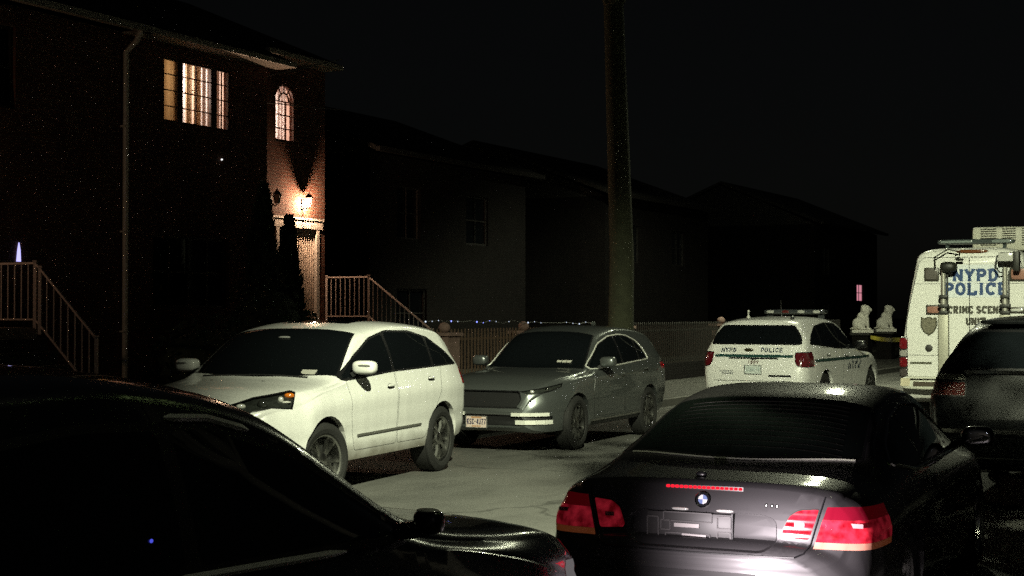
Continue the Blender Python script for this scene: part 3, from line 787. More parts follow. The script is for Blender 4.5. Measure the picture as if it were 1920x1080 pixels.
# ================================================================ black SUV at the right edge, seen from behind
def black_suv():
    c = suv(4.85, 1.95, 1.80, 1.16, 1.0, 1.18, 1.24, (3.4, 1.2), (2.6, 1.70), (1.7, 1.80), (.70, 1.74), (.16, 1.29), .86, zb=.32, tumble=.26, creases=[(1.0, .95, .08, .014)])
    pm = mat('black_paint', (.004, .0045, .005), .3, coat=.6, spec=.2)
    ps = math.radians(26)
    car = Car('black_suv', 'black SUV seen from behind at the right edge, hiding part of the van', 'SUV', c, pm, (3.84, 13.75), (.12, .93), ps)
    car.arches((1.0, 3.75), .43, .39)
    side_glass(car, [(.45, 1.30), (.68, 1.45), (1.05, 1.62), (1.6, 1.68), (2.2, 1.66), (2.55, 1.56), (3.2, 1.20), (3.15, 1.175), (1.9, 1.20)], (1.0, 2.0))
    front_glass(car, 3.38, 2.6, .78, .62)
    car.panel('rear_window', [(-.78, 1.30), (.78, 1.30), (.60, 1.665), (-.60, 1.665)], 'B', GLASS, test=lambda q: q.x < .9 and q.z > 1.2, rim=.02, rnd=.05)
    for sg in (1, -1):
        o = car.panel('tail_light', [(sg*.60, 1.06), (sg*.99, 1.06), (sg*.99, 1.20), (sg*.60, 1.20)], 'B', mat('brown_red_lens', (.055, .008, .006), .3, coat=.6, noise=.95, nscale=45, bump=.6, bscale=90), test=lambda q: q.x < .5, rim=.012, rnd=.02)
        o2 = car.panel('reversing_light', [(sg*.60, 1.205), (sg*.99, 1.205), (sg*.99, 1.27), (sg*.62, 1.27)], 'B', mat('clear_prism_lens', (.22, .22, .19), .18, coat=1.0, noise=.9, nscale=40), test=lambda q: q.x < .5, rim=.008)
    strip(car, [(-.62, 1.285), (.62, 1.285)], (1, 0, 0), .02, .03, CHROME, 'tailgate_strip')
    strip(car, [(-.55, 1.225), (-.2, 1.225)], (1, 0, 0), .01, .03, CHROME, 'tailgate_handle')
    strip(car, [(-.80, .76), (.80, .76)], (1, 0, 0), .03, .035, mat('bumper_chrome', (.6, .6, .55), .2, 1.0), 'bumper_strip')
    car.mirror(2.98, 1.05, 1.27, (.09, .12, .09), pm); car.handles(((2.2, 1.06), (1.2, 1.1)), pm, cup=False)
    b = bmn(); p, n = car.hit(.62, 0, 3, (0, 0, -1)); superell(b, (.60-car.h, 0, 1.735), (.13, .55, .022), 5, 10); car.sub('spoiler', b, pm)
    car.finish()
    wheels(car, (1.0, 3.75), 1.66, .385, .25, .24, 'five')
    return car

# ================================================================ dark SUV in the foreground, at an angle
def dark_suv():
    c = suv(4.6, 1.86, 1.62, 1.07, .90, 1.06, 1.12, (3.32, 1.10), (2.45, 1.545), (1.75, 1.62), (.5, 1.54), (.18, 1.17), .80, zb=.28, tumble=.17, creases=[(.98, .88, .08, .014)])
    pm = mat('dark_blue_black_paint', (.005, .006, .009), .25, coat=1.0, spec=.5)
    ps = .553
    car = Car('dark_suv', 'black SUV in the left foreground, cut off by the bottom of the picture', 'SUV', c, pm, (-1.419, 4.578), (2.3, 0), ps)
    car.root.scale = (.971, 1, 1.046)
    car.arches((.98, 3.68), .40, .365)
    side_glass(car, [(.55, 1.19), (.8, 1.33), (1.2, 1.44), (1.7, 1.485), (2.2, 1.465), (2.6, 1.35), (3.1, 1.09), (3.05, 1.065), (1.9, 1.10)], (1.02, 2.0))
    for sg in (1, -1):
        for pl in ([(2.02, 1.483), (2.2, 1.472), (2.42, 1.42)], [(1.9, 1.098), (2.3, 1.088), (2.72, 1.075)]):  # bright trim kept only to the spans where lamplight glints
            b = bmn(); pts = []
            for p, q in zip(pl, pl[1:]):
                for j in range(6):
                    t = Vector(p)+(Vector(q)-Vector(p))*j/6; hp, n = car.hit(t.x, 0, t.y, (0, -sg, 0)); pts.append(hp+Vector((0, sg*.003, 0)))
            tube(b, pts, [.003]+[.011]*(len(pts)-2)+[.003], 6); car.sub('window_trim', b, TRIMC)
    front_glass(car, 3.30, 2.45, .76, .62)
    car.panel('rear_window', [(-.64, 1.16), (.64, 1.16), (.52, 1.46), (-.52, 1.46)], 'B', GLASS, rim=.02, rnd=.06)
    for sg in (1, -1):
        U, V = yview(math.radians(36)*sg)
        pts = [(4.58, .42, .78), (4.2, .84, .86), (4.15, .9, .78), (4.4, .72, .70), (4.54, .50, .69)]
        poly = [(Vector((p[0]-car.h, p[1]*sg, p[2])).dot(U), p[2]) for p in pts]
        if sg < 0: poly = poly[::-1]
        o = car.panel('headlight', poly, (U, V), (mat('lit_headlamp', (.04, .04, .04), .75, spec=.1, emit=(1, .93, .95), estr=.12) if sg < 0 else LAMPDARK), test=lambda q, sg=sg: q.y*sg > .2 and q.x > 3.7, rim=.01)
        car.panel('tail_light', [(sg*.52, .95), (sg*.93, .97), (sg*.93, 1.12), (sg*.60, 1.10)], 'B', REDLENS, test=lambda q: q.x < .42, rim=.01)
    car.panel('grille', [(-.45, .60), (.45, .60), (.42, .80), (-.42, .80)], 'F', BLACKP, rim=.012, rnd=.04, push=.02)
    car.mirror(2.94, .985, 1.135, (.032, .050, .036), pm, 2.6)
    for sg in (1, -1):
        b = bmn(); superell(b, (2.935-car.h, sg*.985, 1.168), (.026, .040, .007), 2.2, 8); car.sub('mirror_glint', b, mat('mirror_glint_pale', (.55, .55, .5), .3, coat=.5))  # pale sliver laid on the mirror top as its lamplight glint
    car.handles(((2.15, .95), (1.2, 1.0)), pm, cup=False)
    for vw in ('L', 'R'):
        car.panel('door', [(2.02, .42), (3.0, .42), (3.06, .70), (3.05, 1.12), (2.02, 1.14)], vw, pm, rim=.006, rnd=.05, thick=.02, skip=True)
        car.panel('door', [(1.12, .60), (1.3, .42), (2.0, .42), (2.0, 1.14), (.85, 1.16), (.95, .86)], vw, pm, rim=.006, rnd=.05, thick=.02, skip=True)
    b = bmn(); p, n = car.hit(1.86, 0, 1.20, (0, 1, 0)); superell(b, p+Vector((0, -.003, 0)), (.006, .003, .005), 2, 8); car.sub('blue_dot', b, emis('blue_dot_glow', (.10, .12, 1), .7))  # small blue glowing dot on the near side window
    b = bmn(); tube(b, [car.hit(3.29, y, 3, (0, 0, -1))[0]+Vector((0, 0, .012)) for y in (.6, .3, -.05)], .009, 6); car.sub('wiper', b, BLACKP)
    car.finish()
    wheels(car, (.98, 3.68), 1.60, .36, .23, .235, 'five')
    # only its right headlamp is on
    l = bpy.data.lights.new('headlamp_beam', 'SPOT'); l.energy = 640; l.color = (1, .88, .92); l.spot_size = math.radians(122); l.spot_blend = 1.0; l.shadow_soft_size = .05
    o = link('headlamp_beam', l, car.root); o.location = (car.h+.13, -.64, .70); o.rotation_euler = (PI/2-.03, 0, -PI/2-math.radians(38))
    return car
# ================================================================ dark coupe in front of us, rear view
def dark_coupe():
    L, W, H = 4.58, 1.82, 1.375; w = W/2
    c = dict(L=L, W=W, H=H, pr=.55, pz=.9)
    c['zt_pts'] = [(0, .60), (.015, .635), (.03, .655), (.06, .67), (.075, .76), (.10, .86), (.125, .935), (.15, .955), (.19, .958), (.45, .975), (.66, 1.0), (.72, 1.02), (1.1, 1.175), (1.5, 1.305), (1.65, 1.338), (2.1, 1.375), (2.6, 1.35), (2.85, 1.30), (3.50, .99), (3.8, .95), (4.3, .80), (4.5, .68), (4.58, .54)]
    c['zr_pts'] = [(0, .575), (.03, .62), (.06, .64), (.10, .80), (.125, .87), (.19, .90), (.45, .92), (.66, .94), (.9, 1.01), (1.4, 1.20), (1.75, 1.275), (2.1, 1.30), (2.5, 1.28), (2.7, 1.235), (3.38, .93), (3.8, .88), (4.3, .73), (4.5, .62), (4.58, .50)]
    c['zl_pts'] = [(0, .53), (.03, .57), (.06, .60), (.10, .70), (.19, .83), (.45, .875), (.9, .90), (1.5, .905), (2.8, .885), (3.38, .86), (3.8, .81), (4.3, .66), (4.5, .55), (4.58, .44)]
    c['zb_pts'] = [(0, .32), (.1, .27), (.6, .20), (.9, .18), (3.8, .18), (4.4, .19), (4.58, .24)]
    c['wr_pts'] = [(0, .50), (.03, .58), (.06, .62), (.10, .67), (.19, .72), (.45, .735), (.7, .745), (1.2, .67), (1.7, .62), (2.1, .615), (2.6, .62), (3.38, .72), (3.8, .72), (4.3, .62), (4.5, .46), (4.58, .36)]
    c['wb_pts'] = [(0, .58), (.03, .68), (.06, .725), (.10, .765), (.19, .81), (.45, .845), (.9, .86), (3.4, .85), (4.0, .83), (4.3, .75), (4.5, .58), (4.58, .46)]
    c['wm_pts'] = [(0, .66), (.03, .755), (.06, .80), (.10, .84), (.19, .875), (.4, .90), (.8, w), (3.4, .895), (3.9, .89), (4.3, .82), (4.5, .66), (4.58, .52)]
    c['ws_pts'] = [(0, .64), (.03, .72), (.1, .79), (.3, .84), (.9, .86), (3.8, .86), (4.3, .80), (4.5, .64), (4.58, .52)]
    c['crease'] = [(lambda x: .73+.012*x, .05, .010), (lambda x: .62, .05, -.006)]
    pm = mat('charcoal_metallic_paint', (.034, .032, .034), .44, .40, coat=1.0, coatrough=.09)
    ps = math.radians(25)
    # trunk lid upright sits at y = 0 of the rear; the bumper reaches a little further back
    car = Car('dark_coupe', 'dark grey two-door coupe with no licence plate, its rear lit by the headlights behind', 'car', c, pm, (.974, 7.72), (.06, 0.0), ps)
    car.arches((1.03, 3.79), .36, .325)
    gl = mat('coupe_rear_glass', (.004, .0055, .005), .03, spec=.6, bump=0)
    # rear window (seen from above) and the side glass
    pl = []
    for i in range(9):
        t = -1+2*i/8; pl.append((.73+.16*t*t*.55, .68*t))
    for i in range(9):
        t = 1-2*i/8; pl.append((1.56-.05*t*t, .60*t))
    car.panel('rear_window', pl, 'T', gl, test=lambda q: q.z > .9 and q.x < 1.75, rim=.016)
    front_glass(car, 3.48, 2.78, .70, .54)
    side_glass(car, [(1.0, .99), (1.2, 1.09), (1.55, 1.20), (2.0, 1.265), (2.45, 1.24), (2.75, 1.14), (3.2, .935), (3.15, .915), (1.4, .93)], (1.72,), trim=CHROME)
    # tail lamps: outer half on the wing, inner half on the lid
    RED = bpy.data.materials.new('red_tail_lens'); N, Lk = nodes_of(RED); b = N['Principled BSDF']
    setin(b, 'Base Color', (.62, .012, .03, 1)); setin(b, 'Roughness', .16); setin(b, 'Coat Weight', 1.0); setin(b, 'Emission Color', (1, .015, .03, 1)); setin(b, 'Emission Strength', .20)  # emission stands in for headlight glow thrown back by the lenses
    wv = N.new('ShaderNodeTexWave'); wv.bands_direction = 'Z'; setin(wv, 'Scale', 9.0); tc = N.new('ShaderNodeTexCoord'); Lk.new(tc.outputs['Object'], wv.inputs['Vector'])
    bp = N.new('ShaderNodeBump'); setin(bp, 'Strength', .25); setin(bp, 'Distance', .005); Lk.new(wv.outputs['Fac'], bp.inputs['Height']); Lk.new(bp.outputs['Normal'], b.inputs['Normal'])
    nz = N.new('ShaderNodeTexNoise'); setin(nz, 'Scale', 16.0); setin(nz, 'Detail', 5.0); Lk.new(tc.outputs['Object'], nz.inputs['Vector'])
    rp = N.new('ShaderNodeValToRGB'); rp.color_ramp.elements[0].position = .36; rp.color_ramp.elements[0].color = (.20, .002, .008, 1); rp.color_ramp.elements[1].position = .64; rp.color_ramp.elements[1].color = (.80, .03, .06, 1)
    Lk.new(nz.outputs['Fac'], rp.inputs[0]); Lk.new(rp.outputs[0], b.inputs['Base Color']); Lk.new(rp.outputs[0], b.inputs['Emission Color'])
    DRED = mat('dark_red_lens', (.20, .005, .02), .16, coat=1.0, emit=(1, .01, .03), estr=.03)
    AMB = mat('pale_amber_lens', (.60, .27, .20), .25, coat=.6, emit=(1, .22, .05), estr=.05)
    for sg in (1, -1):
        tst = lambda q: q.x < .46 and q.z > .55
        lower = [(sg*.60, .655), (sg*.585, .625), (sg*1.0, .625), (sg*1.0, .675), (sg*.605, .668)]
        car.panel('turn_signal', [(sg*.584, .648), (sg*1.0, .648), (sg*1.0, .680), (sg*.593, .680)], 'B', AMB, test=tst, rim=0)
        o = car.panel('tail_light', [(sg*.594, .681), (sg*1.0, .681), (sg*1.0, .79), (sg*.625, .79)], 'B', RED, test=tst)
        car.panel('lamp_crown', [(sg*.626, .791), (sg*1.0, .791), (sg*1.0, .82), (sg*.90, .845), (sg*.76, .855), (sg*.645, .853)], 'B', DRED, test=tst)
        o2 = car.panel('lid_tail_light', [(sg*.415, .715), (sg*.425, .690), (sg*.565, .682), (sg*.612, .845), (sg*.50, .835), (sg*.45, .80)], 'B', RED, test=tst, rim=.006, rnd=.02)
        for oo, y, z in ((o, .77, .765), (o2, .51, .76)):
            p, n = car.hit(0, sg*y, z, (1, 0, 0)); b = bmn(); box(b, p+n*.001, (.004, .10 if oo is o else .05, .022), Matrix.Rotation(0, 3, 'Z')); car.sub('lamp_core', b, mat('lamp_core_grey', (.25, .06, .07), .3, coat=1), oo)
    # dark gap between wing and lid, lid shut line, bumper joint
    for sg in (1, -1):
        seam(car, [(sg*.632, .90), (sg*.620, .855), (sg*.572, .67), (sg*.545, .625), (sg*.50, .605)], (1, 0, 0), .009)
    seam(car, [(-.50, .605), (-.25, .60), (.25, .60), (.50, .605)], (1, 0, 0), .010)
    # number plate recess, pushed in, with lid lower part
    fs, _ = car.region([(-.335, .615), (.335, .615), (.40, .66), (.395, .775), (.33, .80), (-.33, .80), (-.395, .775), (-.40, .66)], 'B', lambda q: q.x < .3 and q.z > .5, rnd=.03)
    nb = take(car.bm, fs); nb.normal_update(); thick_edge = [e for e in nb.edges if len(e.link_faces) == 1]
    rr = bmesh.ops.extrude_face_region(nb, geom=nb.faces[:])
    old = [f for f in nb.faces if f not in set(g for g in rr['geom'] if isinstance(g, bmesh.types.BMFace))]
    vs = [g for g in rr['geom'] if isinstance(g, bmesh.types.BMVert)]
    for v in vs: v.co.x += .035; v.co.y *= .965; v.co.z = .71+(v.co.z-.71)*.93
    bmesh.ops.delete(nb, geom=[f for f in nb.faces if all(v not in set(vs) for v in f.verts)], context='FACES')
    bmesh.ops.recalc_face_normals(nb, faces=nb.faces)
    for f in nb.faces: f.normal_flip() if f.normal.x > .3 else None
    rec = build('plate_recess', nb, pm, car.root, 30)
    px = car.hit(0, 0, .71, (1, 0, 0))[0].x+.035
    MB = mat('mount_grey_plastic', (.045, .043, .043), .45); ML = mat('mount_bright', (.5, .47, .46), .35, .3)
    b = bmn()
    box(b, (px-.006, .075, .705), (.012, .46, .165), bevel=.004)
    mo = build('plate_mount', b, MB, car.root, 30)
    b = bmn()
    for (y, z, sy, sz) in ((.08, .765, .26, .045), (.08, .665, .24, .03), (.27, .70, .06, .12), (-.115, .745, .07, .06), (-.115, .67, .07, .05), (.20, .72, .05, .05)):
        for (cy, cz, ly, lz) in ((y, z+sz/2, sy, .006), (y, z-sz/2, sy, .006), (y-sy/2, z, .006, sz), (y+sy/2, z, .006, sz)):
            box(b, (px-.0165, cy, cz), (.009, ly, lz))
    build('mount_ribs', b, mat('mount_rib', (.09, .085, .085), .4), mo)
    b = bmn(); box(b, (px-.018, .085, .722), (.010, .135, .020)); box(b, (px-.018, .05, .640), (.012, .06, .028)); bar(b, (px-.018, .11, .675), (px-.018, -.02, .672), .009, .009)
    build('mount_clip', b, ML, mo)
    b = bmn(); box(b, (px-.012, -.16, .708), (.022, .006, .17)); build('mount_edge', b, car.mats[1], mo)
    for sg in (1, -1):
        b = bmn(); p, n = car.hit(0, sg*.12, .806, (1, 0, 0)); superell(b, p+Vector((.008, 0, 0)), (.014, .05, .008), 3, 7); car.sub('plate_lamp', b, CLEARLENS)
    # lower bumper: dark joint strip under the shelf
    strip(car, [(-.70, .505), (-.4, .495), (.4, .495), (.70, .505)], (1, 0, 0), .004, .028, mat('bumper_joint_dark', (.015, .014, .015), .4), 'bumper_strip', off=.0)
    for sg in (1, -1):
        b = bmn(); p, n = car.hit(0, sg*.70, .47, (1, 0, 0)); superell(b, p, (.006, .055, .02), 3, 7); car.sub('rear_reflector', b, REDLENS)
    b = bmn(); p, n = car.hit(0, .56, .555, (1, 0, 0)); lathe(b, [(.001, .002), (.016, .002), (.018, .0)], 14, Matrix.Translation(p-Vector((.001, 0, 0))) @ Matrix.Rotation(-PI/2, 4, 'Y')); car.sub('tow_cap', b, mat('tow_cap_dark', (.02, .02, .02), .4))
    # third brake light: a row of small red cells along the lid edge
    b = bmn(); cells = 17
    for k in range(cells):
        y = .195-.39*k/(cells-1); p, n = car.hit(0, y, .918, (1, 0, 0)); superell(b, p+n*.004, (.007, .0105, .0075), 3, 6)
    car.sub('brake_light', b, emis('brake_led', (1, .012, .03), 1.6))
    b = bmn(); pts = [car.hit(0, y, .918, (1, 0, 0))[0]-Vector((0, 0, 0)) for y in [.21-.03*i for i in range(15)]]
    for a, d in zip(pts, pts[1:]): bar(b, a, d, .006, .024)
    car.sub('brake_light_housing', b, car.mats[1])
    # roundel
    p, n = car.hit(0, 0, .858, (1, 0, 0)); R = n.to_track_quat('Z', 'Y').to_matrix().to_4x4(); T = Matrix.Translation(p+n*.003) @ R
    b = bmn(); lathe(b, [(.043, -.002), (.043, .004), (.040, .006), (.037, .004)], 32, T); bo = car.sub('badge', b, CHROME)
    b = bmn(); lathe(b, [(.037, .0035), (.026, .004)], 32, T); build('badge_ring', b, mat('badge_black', (.01, .01, .012), .2, coat=1), bo)
    b = bmn(); lathe(b, [(.0265, .0045), (.0245, .0045)], 32, T); build('badge_line', b, CHROME, bo)
    for q in range(4):
        b = bmn(); vs = [b.verts.new(T @ Vector((0, 0, .0045)))]+[b.verts.new(T @ Vector((.0245*math.cos(PI/2*(q+k/8)), .0245*math.sin(PI/2*(q+k/8)), .0045))) for k in range(9)]
        b.faces.new(vs); build('badge_quarter', b, mat('badge_white', (.75, .74, .76), .2, coat=1) if q % 2 else mat('badge_blue', (.16, .22, .42), .2, coat=1), bo)
    # model letters right of the badge
    for k, (y, z) in enumerate(((-.335, .845), (-.365, .8445), (-.39, .8435))):
        b = bmn(); pp, nn = car.hit(0, y, z, (1, 0, 0)); superell(b, pp, (.003, .008, .011), 3, 6); car.sub('lid_letter', b, CHROME)
    # defroster lines on the rear window, wire antenna box
    b = bmn()
    for k in range(11):
        x = .86+.06*k; yy = .57-.08*(x-.8)/.8*1.4; pts = [car.hit(x-.05*(y/yy)**2*1.0, y, 3, (0, 0, -1))[0]+Vector((0, 0, .0015)) for y in [yy*(-1+.2*j) for j in range(11)]]
        tube(b, pts, .0022, 8, caps=False)
    car.sub('defroster_lines', b, mat('defroster_metal', (.30, .29, .26), .16, 1.0))
    b = bmn(); p, n = car.hit(.26, .06, 3, (0, 0, -1)); superell(b, p+Vector((0, 0, .008)), (.018, .03, .018), 2.5, 8); car.sub('rear_camera', b, car.mats[1])
    # chrome strip at the foot of the rear window
    b = bmn(); tube(b, [car.hit(.70+.09*(y/.65)**2, y, 3, (0, 0, -1))[0]+Vector((0, 0, .003)) for y in [-.64+.08*i for i in range(17)]], .007, 6); car.sub('window_foot_trim', b, mat('foot_trim', (.75, .75, .66), .30, .5))
    for vw in ('L', 'R'):
        car.panel('door', [(1.66, .40), (1.75, .30), (3.10, .30), (3.20, .55), (3.16, 1.0), (1.60, 1.0), (1.56, .65)], vw, pm, rim=.006, rnd=.05, thick=.02, skip=True)
    car.handles(((1.78, .83),), pm, cup=False, length=.22)
    MC = mat('mirror_glass', (.8, .8, .82), .02, 1.0)
    for sg in (1, -1):
        b = bmn(); superell(b, (3.02-car.h, sg*.98, 1.0), (.075, .11, .07), 2.8, 9); bar(b, (3.03-car.h, sg*.90, .96), (3.06-car.h, sg*.80, .93), .06, .04, 1)
        mo = car.sub('side_mirror', b, [pm, car.mats[1]])
        b = bmn(); superell(b, (2.946-car.h, sg*.985, 1.0), (.008, .085, .05), 3, 8); build('mirror_glass', b, MC, mo)
    for sg in (1, -1):
        U, V = yview(math.radians(36)*sg)
        pts = [(4.52, .36, .66), (4.2, .74, .75), (4.14, .80, .74), (4.3, .74, .62), (4.48, .46, .58)]
        poly = [(Vector((p[0]-car.h, p[1]*sg, p[2])).dot(U), p[2]) for p in pts]
        if sg < 0: poly = poly[::-1]
        car.panel('headlight', poly, (U, V), LAMPDARK, test=lambda q, sg=sg: q.y*sg > .2 and q.x > 3.7, rim=.01)
        car.panel('front_grille', [(sg*.05, .52), (sg*.26, .52), (sg*.28, .62), (sg*.06, .64)], 'F', BLACKP, rim=.01, push=.02)
    car.finish()
    wheels(car, (1.03, 3.79), 1.52, .325, .235, .225, 'five')
    return car

# ================================================================ crime-scene van
def police_van():
    L, W, H = 6.4, 2.04, 2.86; w = W/2
    c = dict(L=L, W=W, H=H, pr=.45, pz=.9)
    c['zt_pts'] = [(0, 2.70), (.02, 2.755), (.07, 2.79), (.2, 2.81), (3.5, 2.81), (4.4, 2.78), (4.75, 2.55), (5.5, 1.62), (5.7, 1.45), (6.2, 1.20), (6.34, 1.05), (6.4, .85)]
    c['zr_pts'] = [(0, 2.54), (.05, 2.59), (.2, 2.62), (3.5, 2.62), (4.3, 2.58), (4.6, 2.35), (5.35, 1.55), (5.7, 1.36), (6.2, 1.10), (6.34, .95), (6.4, .80)]
    c['zl_pts'] = [(0, 1.30), (4.9, 1.30), (5.35, 1.28), (5.7, 1.2), (6.2, 1.0), (6.34, .85), (6.4, .72)]
    c['zb_pts'] = [(0, .66), (.1, .50), (.6, .42), (5.6, .38), (6.2, .34), (6.4, .42)]
    c['wr_pts'] = [(0, w-.26), (.05, w-.235), (.2, w-.22), (4.2, w-.22), (5.3, w-.14), (5.8, w-.14), (6.2, w-.25), (6.34, w-.4), (6.4, w-.55)]
    c['wb_pts'] = [(0, w-.045), (.03, w-.025), (.10, w-.012), (5.4, w-.03), (5.9, w-.08), (6.2, w-.2), (6.34, w-.36), (6.4, w-.5)]
    c['wm_pts'] = [(0, w-.03), (.03, w-.012), (.10, w), (5.5, w), (5.9, w-.05), (6.2, w-.15), (6.34, w-.3), (6.4, w-.42)]
    c['ws_pts'] = [(0, w-.05), (.05, w-.03), (.2, w-.02), (5.5, w-.03), (5.9, w-.08), (6.2, w-.18), (6.4, w-.45)]
    pm = mat('van_white_paint', (.74, .74, .70), .38, coat=.6, noise=.04, nscale=3)
    ps = math.radians(25)
    car = Car('police_van', 'tall white police crime scene van with rooftop air conditioner, seen from behind', 'van', c, pm, (6.02, 23.0), (0.0, w-.03), ps)
    car.arches((1.35, 5.1), .43, .39)
    BL = mat('van_blue_lettering', (.008, .045, .16), .45); DK = mat('van_dark_lettering', (.035, .032, .02), .5)
    h = car.h
    # door shut lines and belt moulding
    seam(car, [(0, 2.66), (0, .70)], (1, 0, 0), .012)
    for sg in (1, -1):
        seam(car, [(sg*.02, 2.66), (sg*.66, 2.66), (sg*.74, 2.60), (sg*.93, 1.75), (sg*.95, .98)], (1, 0, 0), .010)
        seam(car, [(sg*.02, 2.26), (sg*.80, 2.26)], (1, 0, 0), .006)
        seam(car, [(sg*.06, 1.16), (sg*.93, 1.17)], (1, 0, 0), .006)
    # pale decal panel behind the letters
    b = bmn(); rows = []
    for z in [2.05+.045*i for i in range(12)]:
        rows.append([b.verts.new(Vector((car.hit(0, y, z, (1, 0, 0))[0].x-.003, y, z))) for y in (-.54, -.3, -.09, .13, .36)])
    for A, B in zip(rows, rows[1:]):
        for j in range(4): b.faces.new((A[j], A[j+1], B[j+1], B[j]))
    pan = car.sub('sign_panel', b, mat('sign_white', (.70, .74, .76), .4))
    for t, z, hgt, wd, m, th in (('NYPD', 2.297, .178, .148, BL, .27), ('POLICE', 2.09, .178, .146, BL, .27), ('CRIME SCENE', 1.81, .107, .070, DK, .29), ('UNIT', 1.635, .107, .070, DK, .29)):
        ctext2(car, t, z, hgt, wd, m, th)
    # shield
    p = car.hit(0, .60, 1.62, (1, 0, 0))[0]; sh = [(.115, .16), (.06, .14), (0, .17), (-.06, .14), (-.115, .16), (-.125, .0), (-.085, -.11), (0, -.18), (.085, -.11), (.125, 0)]
    b = bmn(); prism(b, [(p.x-.003, .60+q[0], 1.62+q[1]*.83) for q in sh], (-.008, 0, 0)); so = car.sub('shield_emblem', b, mat('shield_dark', (.055, .052, .03), .5, .3, noise=.9, nscale=30))
    b = bmn(); q = offset_poly(sh, .02); prism(b, [(p.x-.012, .60+a[0], 1.62+a[1]*.83) for a in q], (-.003, 0, 0)); build('shield_field', b, mat('shield_field', (.14, .13, .09), .5, .2, noise=.9, nscale=45), so)
    b = bmn(); lathe(b, [(.055, 0), (.055, .012), (.04, .016), (.001, .016)], 18, Matrix.Translation((p.x-.002, .60, 1.28)) @ Matrix.Rotation(-PI/2, 4, 'Y')); car.sub('lock_cover', b, mat('lock_dark', (.02, .018, .015), .5))
    b = bmn(); box(b, (p.x-.006, .72, 1.05), (.008, .32, .03)); car.sub('maker_strip', b, mat('strip_grey', (.10, .10, .07), .4, .3, noise=.8, nscale=60))
    # square warning lamps
    FR = mat('lamp_bezel', (.05, .045, .035), .4)
    for (y, z, wy, hz, m) in ((.555, 2.405, .22, .205, mat('grey_lens', (.12, .11, .10), .2, coat=1)), (-.72, 2.395, .27, .205, mat('pink_lens', (.34, .17, .13), .25, coat=1, noise=.4)), (.52, 1.865, .24, .145, mat('pink_lens', (.34, .17, .13), .25)), (-.69, 1.86, .22, .09, mat('clear_lens', (.7, .7, .66), .2))):
        xx = car.hit(0, y, z, (1, 0, 0))[0].x; b = bmn(); box(b, (xx-.01, y, z), (.05, wy, hz), bevel=.012); fo = car.sub('warning_lamp', b, FR)
        b = bmn(); superell(b, (xx-.034, y, z), (.022, wy/2-.022, hz/2-.022), 6, 10); build('lamp_lens', b, m, fo)
    # floodlight masts standing against the rear doors
    MT = mat('mast_grey', (.42, .41, .36), .45, .5); DKM = mat('mast_dark', (.015, .015, .012), .5)
    for y, xo in ((.36, .13), (-.53, .13)):
        x0 = -h-xo; r = thing('x', None, None) if False else None
        b = bmn(); box(b, (x0, y, 1.27), (.10, .15, 1.04), bevel=.01); mo = car.sub('floodlight_mast', b, mat('mast_base', (.40, .39, .32), .5, .2))
        b = bmn(); tube(b, [(x0, y, 1.76), (x0, y, 2.06)], .045, 12); tube(b, [(x0, y, 2.06), (x0, y, 2.50)], .036, 12); build('mast_tube', b, MT, mo)
        for z, sz in ((1.92, .065), (2.06, .055), (1.82, .06)):
            b = bmn(); box(b, (x0, y, z), (.13, sz*2.3, .055), bevel=.01); build('mast_clamp', b, DKM, mo)
        b = bmn(); box(b, (x0+.02, y-.055, 2.19), (.014, .022, .50)); build('mast_rack', b, DKM, mo)
        b = bmn()
        if y > 0:
            superell(b, (x0-.02, y-.08, 2.51), (.12, .125, .08), 3, 10); ho = build('floodlight', b, DKM, mo)
            b = bmn(); tube(b, [(x0, y+.12, 2.50), (x0, y+.13, 2.66), (x0, y, 2.74), (x0, y-.06, 2.78), (x0, y-.24, 2.74), (x0, y-.24, 2.70), (x0, y-.17, 2.68)], .011, 6); tube(b, [(x0, y-.19, 2.62), (x0, y-.29, 2.62)], .02, 6); build('cable', b, DKM, ho)
        else:
            box(b, (x0, y-.05, 2.64), (.16, .27, .15), bevel=.015); box(b, (x0, y-.17, 2.58), (.18, .09, .30), bevel=.015); ho = build('floodlight', b, DKM, mo)
            b = bmn(); box(b, (x0-.085, y-.02, 2.645), (.012, .21, .12), bevel=.004); build('lamp_lens', b, CLEARLENS, ho)
            b = bmn(); tube(b, [(x0-.06, y+.10, 2.68), (x0-.08, y+.13, 2.52), (x0-.06, y+.07, 2.42), (x0, y+.02, 2.42)], .012, 6); build('cable', b, DKM, ho)
    # tail lamps, bumper
    VR = mat('van_red_lens', (.14, .004, .008), .2, coat=1.0, noise=.8, nscale=40)
    for sg in (1, -1):
        b = bmn(); box(b, (-h+.055, sg*(w-.045), 1.14), (.13, .12, .62), bevel=.02); to = car.sub('tail_light', b, mat('tail_black', (.02, .02, .02), .3))
        for z, hz, m in ((1.345, .17, VR), (1.195, .10, mat('van_clear_lens', (.3, .29, .27), .2, coat=1, noise=.6, nscale=50)), (1.06, .15, VR), (.90, .12, mat('tail_smoke', (.06, .05, .05), .2, coat=1))):
            b = bmn(); superell(b, (-h-.012, sg*(w-.045), z), (.018, .055, hz/2), 5, 9); superell(b, (-h+.06, sg*(w+.012), z), (.055, .014, hz/2), 5, 9); build('lamp_lens', b, m, to)
    b = bmn(); superell(b, (-h-.06, 0, .72), (.11, w-.02, .075), 6, 14); box(b, (-h-.05, .62, .83), (.14, .62, .03)); bo = car.sub('rear_bumper', b, mat('bumper_white', (.6, .6, .52), .45))
    b = bmn(); box(b, (-h-.165, .60, .735), (.02, .42, .07)); box(b, (-h-.168, -.6, .735), (.02, .42, .07)); build('bumper_step', b, mat('step_dark', (.05, .035, .02), .6), bo)
    b = bmn(); box(b, (-h-.15, .93, .76), (.02, .14, .12)); build('marker_plate', b, mat('marker_cream', (.55, .5, .36), .5), bo)
